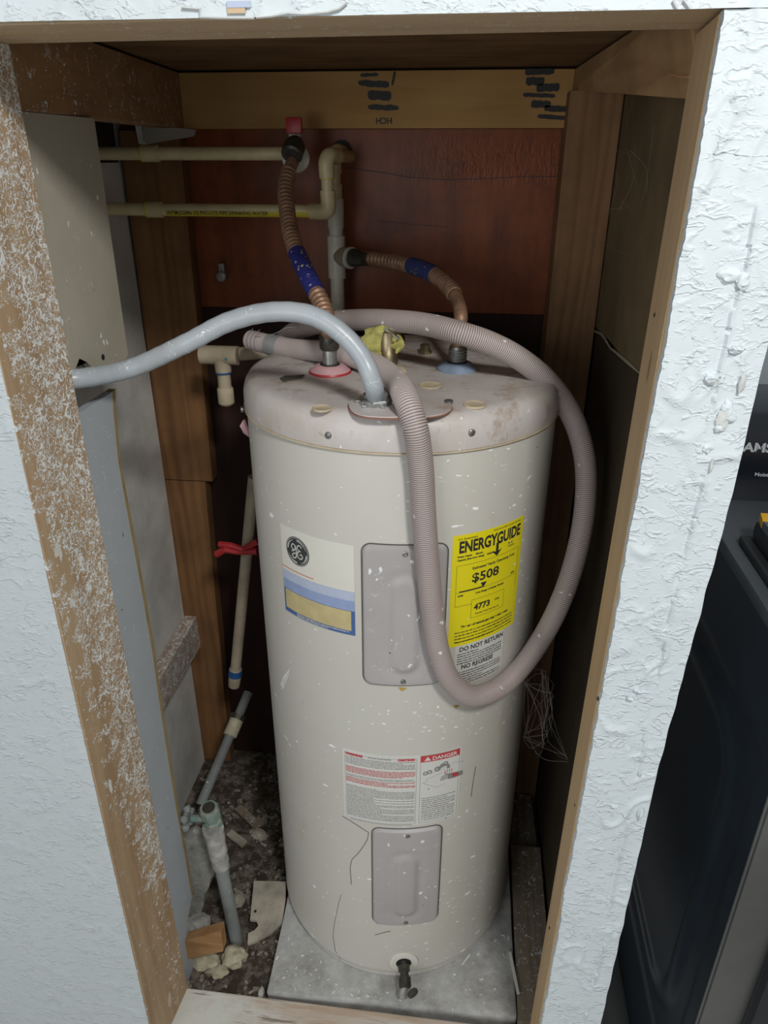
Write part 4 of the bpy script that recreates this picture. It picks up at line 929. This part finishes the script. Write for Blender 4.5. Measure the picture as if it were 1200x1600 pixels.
# ================================================================ OLD PLUMBING ON THE FLOOR, LEFT
a, b = at(388, 1082, Y=.26), at(313, 1258, Y=.02)
op = thing('waste_pipe', b, 'dusty grey pipe slanting from behind heater toward corroded valve', 'pipe')
obj('pipe', seg(a, b, .0115), 'oldpipe', op, True)
m_ = a.lerp(b, .33); obj('coupling', lathe([(.015, -.022), (.017, -.020), (.017, .020), (.015, .022)], m_, b-a, 20), 'foam', op, True)
q = m_+Vector((.0, .0, .03)); obj('clamp', lathe([(.020, -.006), (.020, .006)], a.lerp(b, .24), b-a, 10), 'dkmetal', op)
VX, VY = -.336, -.180
zt_ = at(326, 1262, Y=VY).z; xt = at(326, 1262, Y=VY).x
gv = thing('gate_valve', (VX, VY, 0), 'green corroded brass valve on upright pipe by the grey panel', 'valve')
top = Vector((xt, VY, zt_)); bot = Vector((at(370, 1472, Z=.0).x, at(370, 1472, Z=.0).y, 0))
ax = (top-bot).normalized()
obj('upright_pipe', tube([bot, bot+ax*.10, bot+ax*.2, top-ax*.05], .0135, 20), 'oldpipe', gv, True)
bm = tube([top-ax*(.165-.008*i) for i in range(15)], lambda i, n: .0165+.0045*i/n, 24); wobble(bm, .003, 90, 3); obj('plaster_wrap', bm, 'plastered_pipe', gv, True)
vbdy = obj('valve_body', lathe([(.015, -.060), (.018, -.056), (.018, -.040), (.0155, -.036), (.0155, -.028), (.0195, -.024), (.0195, -.004), (.0175, .0)], top, ax+Vector((0, -.15, 0)), 8), 'green_brass', gv)
obj('valve_socket', lathe([(.0125, -.002), (.0125, .0012)], top, ax+Vector((0, -.15, 0)), 16), 'dkmetal', vbdy)
ha = at(292, 1278, Y=VY); bm = seg(top-ax*.028, ha+Vector((.01, 0, 0)), .0075, 12); obj('stem', bm, 'green_brass', gv, True)
bm = B()
for k in range(5):
    an = 2*math.pi*k/5; bmesh.ops.create_icosphere(bm, subdivisions=2, radius=.0085, matrix=Matrix.Translation(ha+Vector((0, .017*math.cos(an), .019*math.sin(an)))))
lathe([(.017, -.003), (.017, .004)], ha, (1, 0, 0), 16, bm); wobble(bm, .003, 120, 2); obj('hand_wheel', bm, 'oldpipe', gv, True)
bm = poly_prism([at(x, y, Y=-.13) for x, y in ((280, 1308), (300, 1300), (318, 1312), (330, 1338), (334, 1368), (322, 1392), (312, 1440), (296, 1450), (286, 1400))], (0, .02, 0))
bmesh.ops.subdivide_edges(bm, edges=bm.edges, cuts=3); wobble(bm, .007, 45, 5)
tag(obj('mortar_slab', bm, 'plastered_pipe', None, True), 'whitish mortar covered slab upright behind the green valve', 'mortar')
p_ = at(299, 1333, Y=-.135)
# wooden offcut, scrap, rubble
q = [at(x, y, Y=-.262) for x, y in ((290, 1500), (349, 1487), (345, 1455), (289, 1471))]
bm = B(); off_ = Vector((0, .022, .0)); hexa(bm, [q[0], q[1], q[2], q[3], q[0]+off_, q[1]+off_, q[2]+off_, q[3]+off_], .0015)
zmin = min(v.co.z for v in bm.verts); bmesh.ops.translate(bm, verts=bm.verts, vec=(0, 0, max(0, .002-zmin)))
tag(obj('wood_offcut', bm, 'offcut'), 'short tan wooden offcut lying below the grey drywall sheet', 'wood block')
q = []
for (x, y) in ((397, 1379), (447, 1380), (446, 1410), (441, 1445), (425, 1460), (400, 1474), (387, 1478), (388, 1461), (398, 1456), (404, 1449), (401, 1441), (391, 1440)):
    f = (y-1379)/100; q.append(at(x, y, Z=.050-.040*f))
sc_ = obj('drywall_scrap', poly_prism(q, (0, 0, .006)), 'scrap'); tag(sc_, 'tan broken board with a bite and small hole leaning by slab', 'board scrap')
p = at(399, 1424, Z=.05-.04*.45+.0065); obj('hole', lathe([(.003, 0), (.003, .0008)], p, s=12), 'black', sc_)
for (px, py, rx, ry, rz_, sd, mt, lb) in ((366, 1497, .026, .024, .020, 3, 'foam', 'cream crumbling foam lump below the upright pipe foot'), (322, 1505, .030, .018, .012, 5, 'foam', 'flat cream foam crumbs in front of the offcut'), (342, 1518, .018, .014, .010, 9, 'foam', 'small cream foam piece nearest the sill'),
                                          (372, 1405, .014, .020, .008, 12, 'plaster', 'white plaster wedge between upright pipe and broken board'), (310, 1440, .026, .022, .010, 15, 'plastered_pipe', 'grey speckled mortar heap against the grey sheet'), (378, 1495, .006, .006, .006, 18, 'chip_white', 'tiny white pebble beside the foam lump'),
                                          (405, 1305, .022, .014, .010, 21, 'plaster', 'pale plaster chunk behind the broken board in shadow'), (345, 1350, .016, .016, .016, 23, 'plaster', 'pale plaster chunk behind the upright pipe'), (408, 1550, .006, .010, .006, 25, 'chip_white', 'white flake at slab front corner by the sill')):
    p = at(px, py, Z=.004); tag(obj('rubble_lump', lump((p.x, p.y, rz_*.45), (rx, ry, rz_), sd, 3), mt, None, True), lb, 'rubble')
def chip(px, py, L, w_, th, rot, tilt, mat, lb, z=.006, cat='wood chip', name='wood_chip', g=None):
    p = at(px, py, Z=z); bm = box(-L/2, L/2, -w_/2, w_/2, 0, th, .0008); wobble(bm, .0008, 90, px)
    bmesh.ops.rotate(bm, verts=bm.verts, matrix=Matrix.Rotation(tilt, 3, 'Y')); bmesh.ops.rotate(bm, verts=bm.verts, matrix=Matrix.Rotation(rot, 3, 'Z')); bmesh.ops.translate(bm, verts=bm.verts, vec=(p.x, p.y, z))
    return tag(obj(name, bm, mat), lb, cat, g)
chip(370, 1312, .055, .020, .008, -.5, .12, 'scrap', 'pale flat chip in shadow left of the plaster chunk')
chip(385, 1275, .07, .022, .006, -.6, .1, 'plank_grey', 'brown wood chip farthest back beside the heater')
chip(405, 1288, .04, .02, .006, .9, .1, 'plank_grey', 'brown wood chip just behind the pale plaster chunk')
chip(728, 1500, .004, .03, .002, -.6, 0, 'chip_white', 'small white paint flake on slab right of drain valve', .0515, 'flake', 'paint_flake')
chip(803, 1520, .006, .085, .003, .16, 0, 'label_cream', 'thin whitish wood strip lying on right edge of slab', .0515, 'wood strip', 'wood_strip')
chip(250, 1478, .018, .010, .012, .3, .2, 'chip_white', 'white plaster bit at grey sheet foot beside the jamb', .035, 'rubble', 'rubble_lump')
# crumbs: stuff
bm = B(); rc = random.Random(5); keep = []
for k in range(900):
    x, y = rc.uniform(-.57, -.24), rc.uniform(-.30, .30)
    if noise.noise(Vector((x*11, y*11, 3))) < -.12: continue
    s_ = rc.uniform(.0015, .006)*(1.6 if rc.random() < .08 else 1); m = Matrix.Translation((x, y, s_*.3)) @ Matrix.Rotation(rc.uniform(0, 6), 4, 'Z') @ Matrix.Rotation(rc.uniform(-.6, .6), 4, 'X') @ Matrix.Diagonal((s_*rc.uniform(.6, 2.2), s_, s_*.5, 1))
    bmesh.ops.create_cube(bm, size=1.4, matrix=m)
cr = obj('crumbs', bm, (lambda n: n.done(n.mix(n.step(n.noise(80, 3), .42, .62), (.40, .36, .29), (.13, .10, .08))))(NT('crumb', .9))); cr['kind'] = 'stuff'; tag(cr, 'crumbs of plaster and wood over the dirt left of the slab', 'debris')
bm = B()
for k in range(150):
    x, y = rc.uniform(-.22, .26), rc.uniform(-.298, -.1)
    if math.hypot(x, y) < .262: continue
    s_ = rc.uniform(.0008, .0024); bmesh.ops.create_cube(bm, size=1.4, matrix=Matrix.Translation((x, y, .0508)) @ Matrix.Rotation(rc.uniform(0, 6), 4, 'Z') @ Matrix.Diagonal((s_*rc.uniform(.6, 3), s_, s_*.4, 1)))
cr = obj('crumbs', bm, 'chip_white'); cr['kind'] = 'stuff'; tag(cr, 'tiny white paint crumbs scattered on the slab', 'debris')

# ================================================================ COBWEBS
def web(seed, pts, n, spread, lb, r=.00035):
    rr_ = random.Random(seed); bm = B(); P_ = [at(x, y, Y=yy) for x, y, yy in pts]
    for k in range(n):
        a, b = rr_.sample(P_, 2); c = a.lerp(b, .5)+Vector((rr_.gauss(0, spread), rr_.gauss(0, spread), rr_.gauss(0, spread)-.006))
        a = a+Vector([rr_.gauss(0, spread*.4) for _ in range(3)]); b = b+Vector([rr_.gauss(0, spread*.4) for _ in range(3)])
        tube(catmull([a, c, b], .01), r, 3, bm, cap=False)
    o = obj('cobweb', bm, 'web'); o['kind'] = 'stuff'; tag(o, lb, 'cobweb')
web(2, ((822, 1066, -.1), (850, 1050, -.12), (860, 1085, -.12), (845, 1130, -.12), (858, 1150, -.12), (885, 1185, -.25), (823, 1150, -.1), (850, 1160, -.14)), 44, .009, 'dusty cobweb strands below the hose loop beside the tank', .00022)
web(4, ((1005, 200, -.05), (985, 240, 0), (960, 330, .1), (930, 310, .2), (1010, 300, .0), (890, 230, .3), (1020, 420, -.05)), 9, .02, 'faint cobweb strands across the right inner panel', .00022)

# ================================================================ DRYER AND BOX BEYOND THE WALL
XD = .52; YD0 = at(1165, 1340, X=XD).y; YD1 = YD0+.74; ZD = at(1125, 837, X=XD).z
dr = thing('dryer', (.90, 0, -.12), 'black and grey clothes dryer standing right of the white wall strip', 'dryer')
# side panel with pressed relief
bm = B(); ny_, nz_ = 90, 120; V = {}
def sd(y, z, y0, y1, z0, z1, rr):
    qx = abs(y-(y0+y1)/2)-(y1-y0)/2+rr; qy = abs(z-(z0+z1)/2)-(z1-z0)/2+rr
    return math.hypot(max(qx, 0), max(qy, 0))+min(max(qx, qy), 0)-rr
for i in range(ny_+1):
    for j in range(nz_+1):
        y = YD0+(YD1-YD0)*i/ny_; z = -.11+(ZD+.098)*j/nz_
        d = sd(y, z, YD0+.035, YD1-.035, .06, ZD-.16, .02); h = .003*min(1, max(0, -d/.004))
        d = sd(y, z, YD0+.085, YD1-.085, .10, ZD-.20, .12); h -= .006*min(1, max(0, -d/.012))
        d = sd(y, z, YD0+.12, YD1-.12, .13, ZD-.235, .09); h += .006*min(1, max(0, -d/.012))
        V[i, j] = bm.verts.new((XD+.002+h, y, z))
for i in range(ny_):
    for j in range(nz_): bm.faces.new((V[i, j], V[i+1, j], V[i+1, j+1], V[i, j+1]))
obj('side_panel', bm, 'dry_side', dr, True)
obj('body', box(XD+.014, 1.24, YD0+.004, YD1, -.118, ZD-.015), 'dry_side', dr)
obj('top_panel', box(XD, 1.245, YD0-.004, YD1, ZD-.022, ZD, .006), 'dry_top', dr, True)
obj('front_panel', box(XD+.004, 1.24, YD0-.010, YD0+.004, -.11, ZD-.02, .004), 'dry_front', dr, True)
dd = obj('door', box(XD+.062, 1.18, YD0-.035, YD0-.009, .08, .72, .012), 'dry_black', dr, True)
obj('corner_trim', seg((XD+.003, YD0-.004, -.11), (XD+.003, YD0-.004, ZD-.02), .0025, 8), 'dry_front', dr, True)
YC = at(1180, 783, Z=ZD).y
cpn = obj('control_panel', hexa(B(), [(XD, YC, ZD-.004), (1.245, YC, ZD-.004), (1.245, YD1, ZD-.004), (XD, YD1, ZD-.004), (XD, YC+.012, ZD+.158), (1.245, YC+.012, ZD+.158), (1.245, YD1-.02, ZD+.146), (XD, YD1-.02, ZD+.146)], .006), 'dry_black', dr, True)
a = at(1150, 703, Y=YC+.004); obj('maker_name', lay(text2d('SAMSUNG', .022, 0, 0, .0008, 1.15), (a.x, YC+.0045, a.z-.002), (1, 0, 0), (0, .075, 1)), 'dry_text', cpn)
a = at(1178, 742, Y=YC+.002); obj('panel_print', lay(text2d('Moisture Sensor', .009, 0, 0, .0002, 1.1), (a.x, YC-.0005, a.z-.001), (1, 0, 0), (0, .075, 1)), 'dry_text', cpn)
# striped case on the dryer top
a = at(1180, 900, Z=ZD); c0 = at(1152, 848, Z=ZD); cx_, cy_ = c0.x, c0.y
tc = thing('tool_case', (cx_, cy_, ZD), 'black case with yellow and grey striped lid lying on the dryer', 'case')
obj('case_base', box(cx_, cx_+.20, cy_-.27, cy_, ZD+.001, ZD+.014, .004), 'tool_black', tc)
obj('case_body', box(cx_+.014, cx_+.19, cy_-.26, cy_-.004, ZD+.012, ZD+.046, .012), 'tool_black', tc, True)
for k in range(8):
    y0 = cy_-.006-k*.031
    sl_ = [(cx_+.014, y0), (cx_+.014, y0-.029), (cx_+.19, y0-.029-.05), (cx_+.19, y0-.05)] if k else [(cx_+.020, y0-.002), (cx_+.014, y0-.029), (cx_+.19, y0-.079), (cx_+.19, y0-.002)]
    obj('lid_stripe', poly_prism([(a, b, ZD+.045) for a, b in sl_], (0, 0, .012)), 'tool_yellow' if k % 2 == 0 else 'tool_grey', tc, label='yellow stripe' if k % 2 == 0 else 'dark grey stripe')
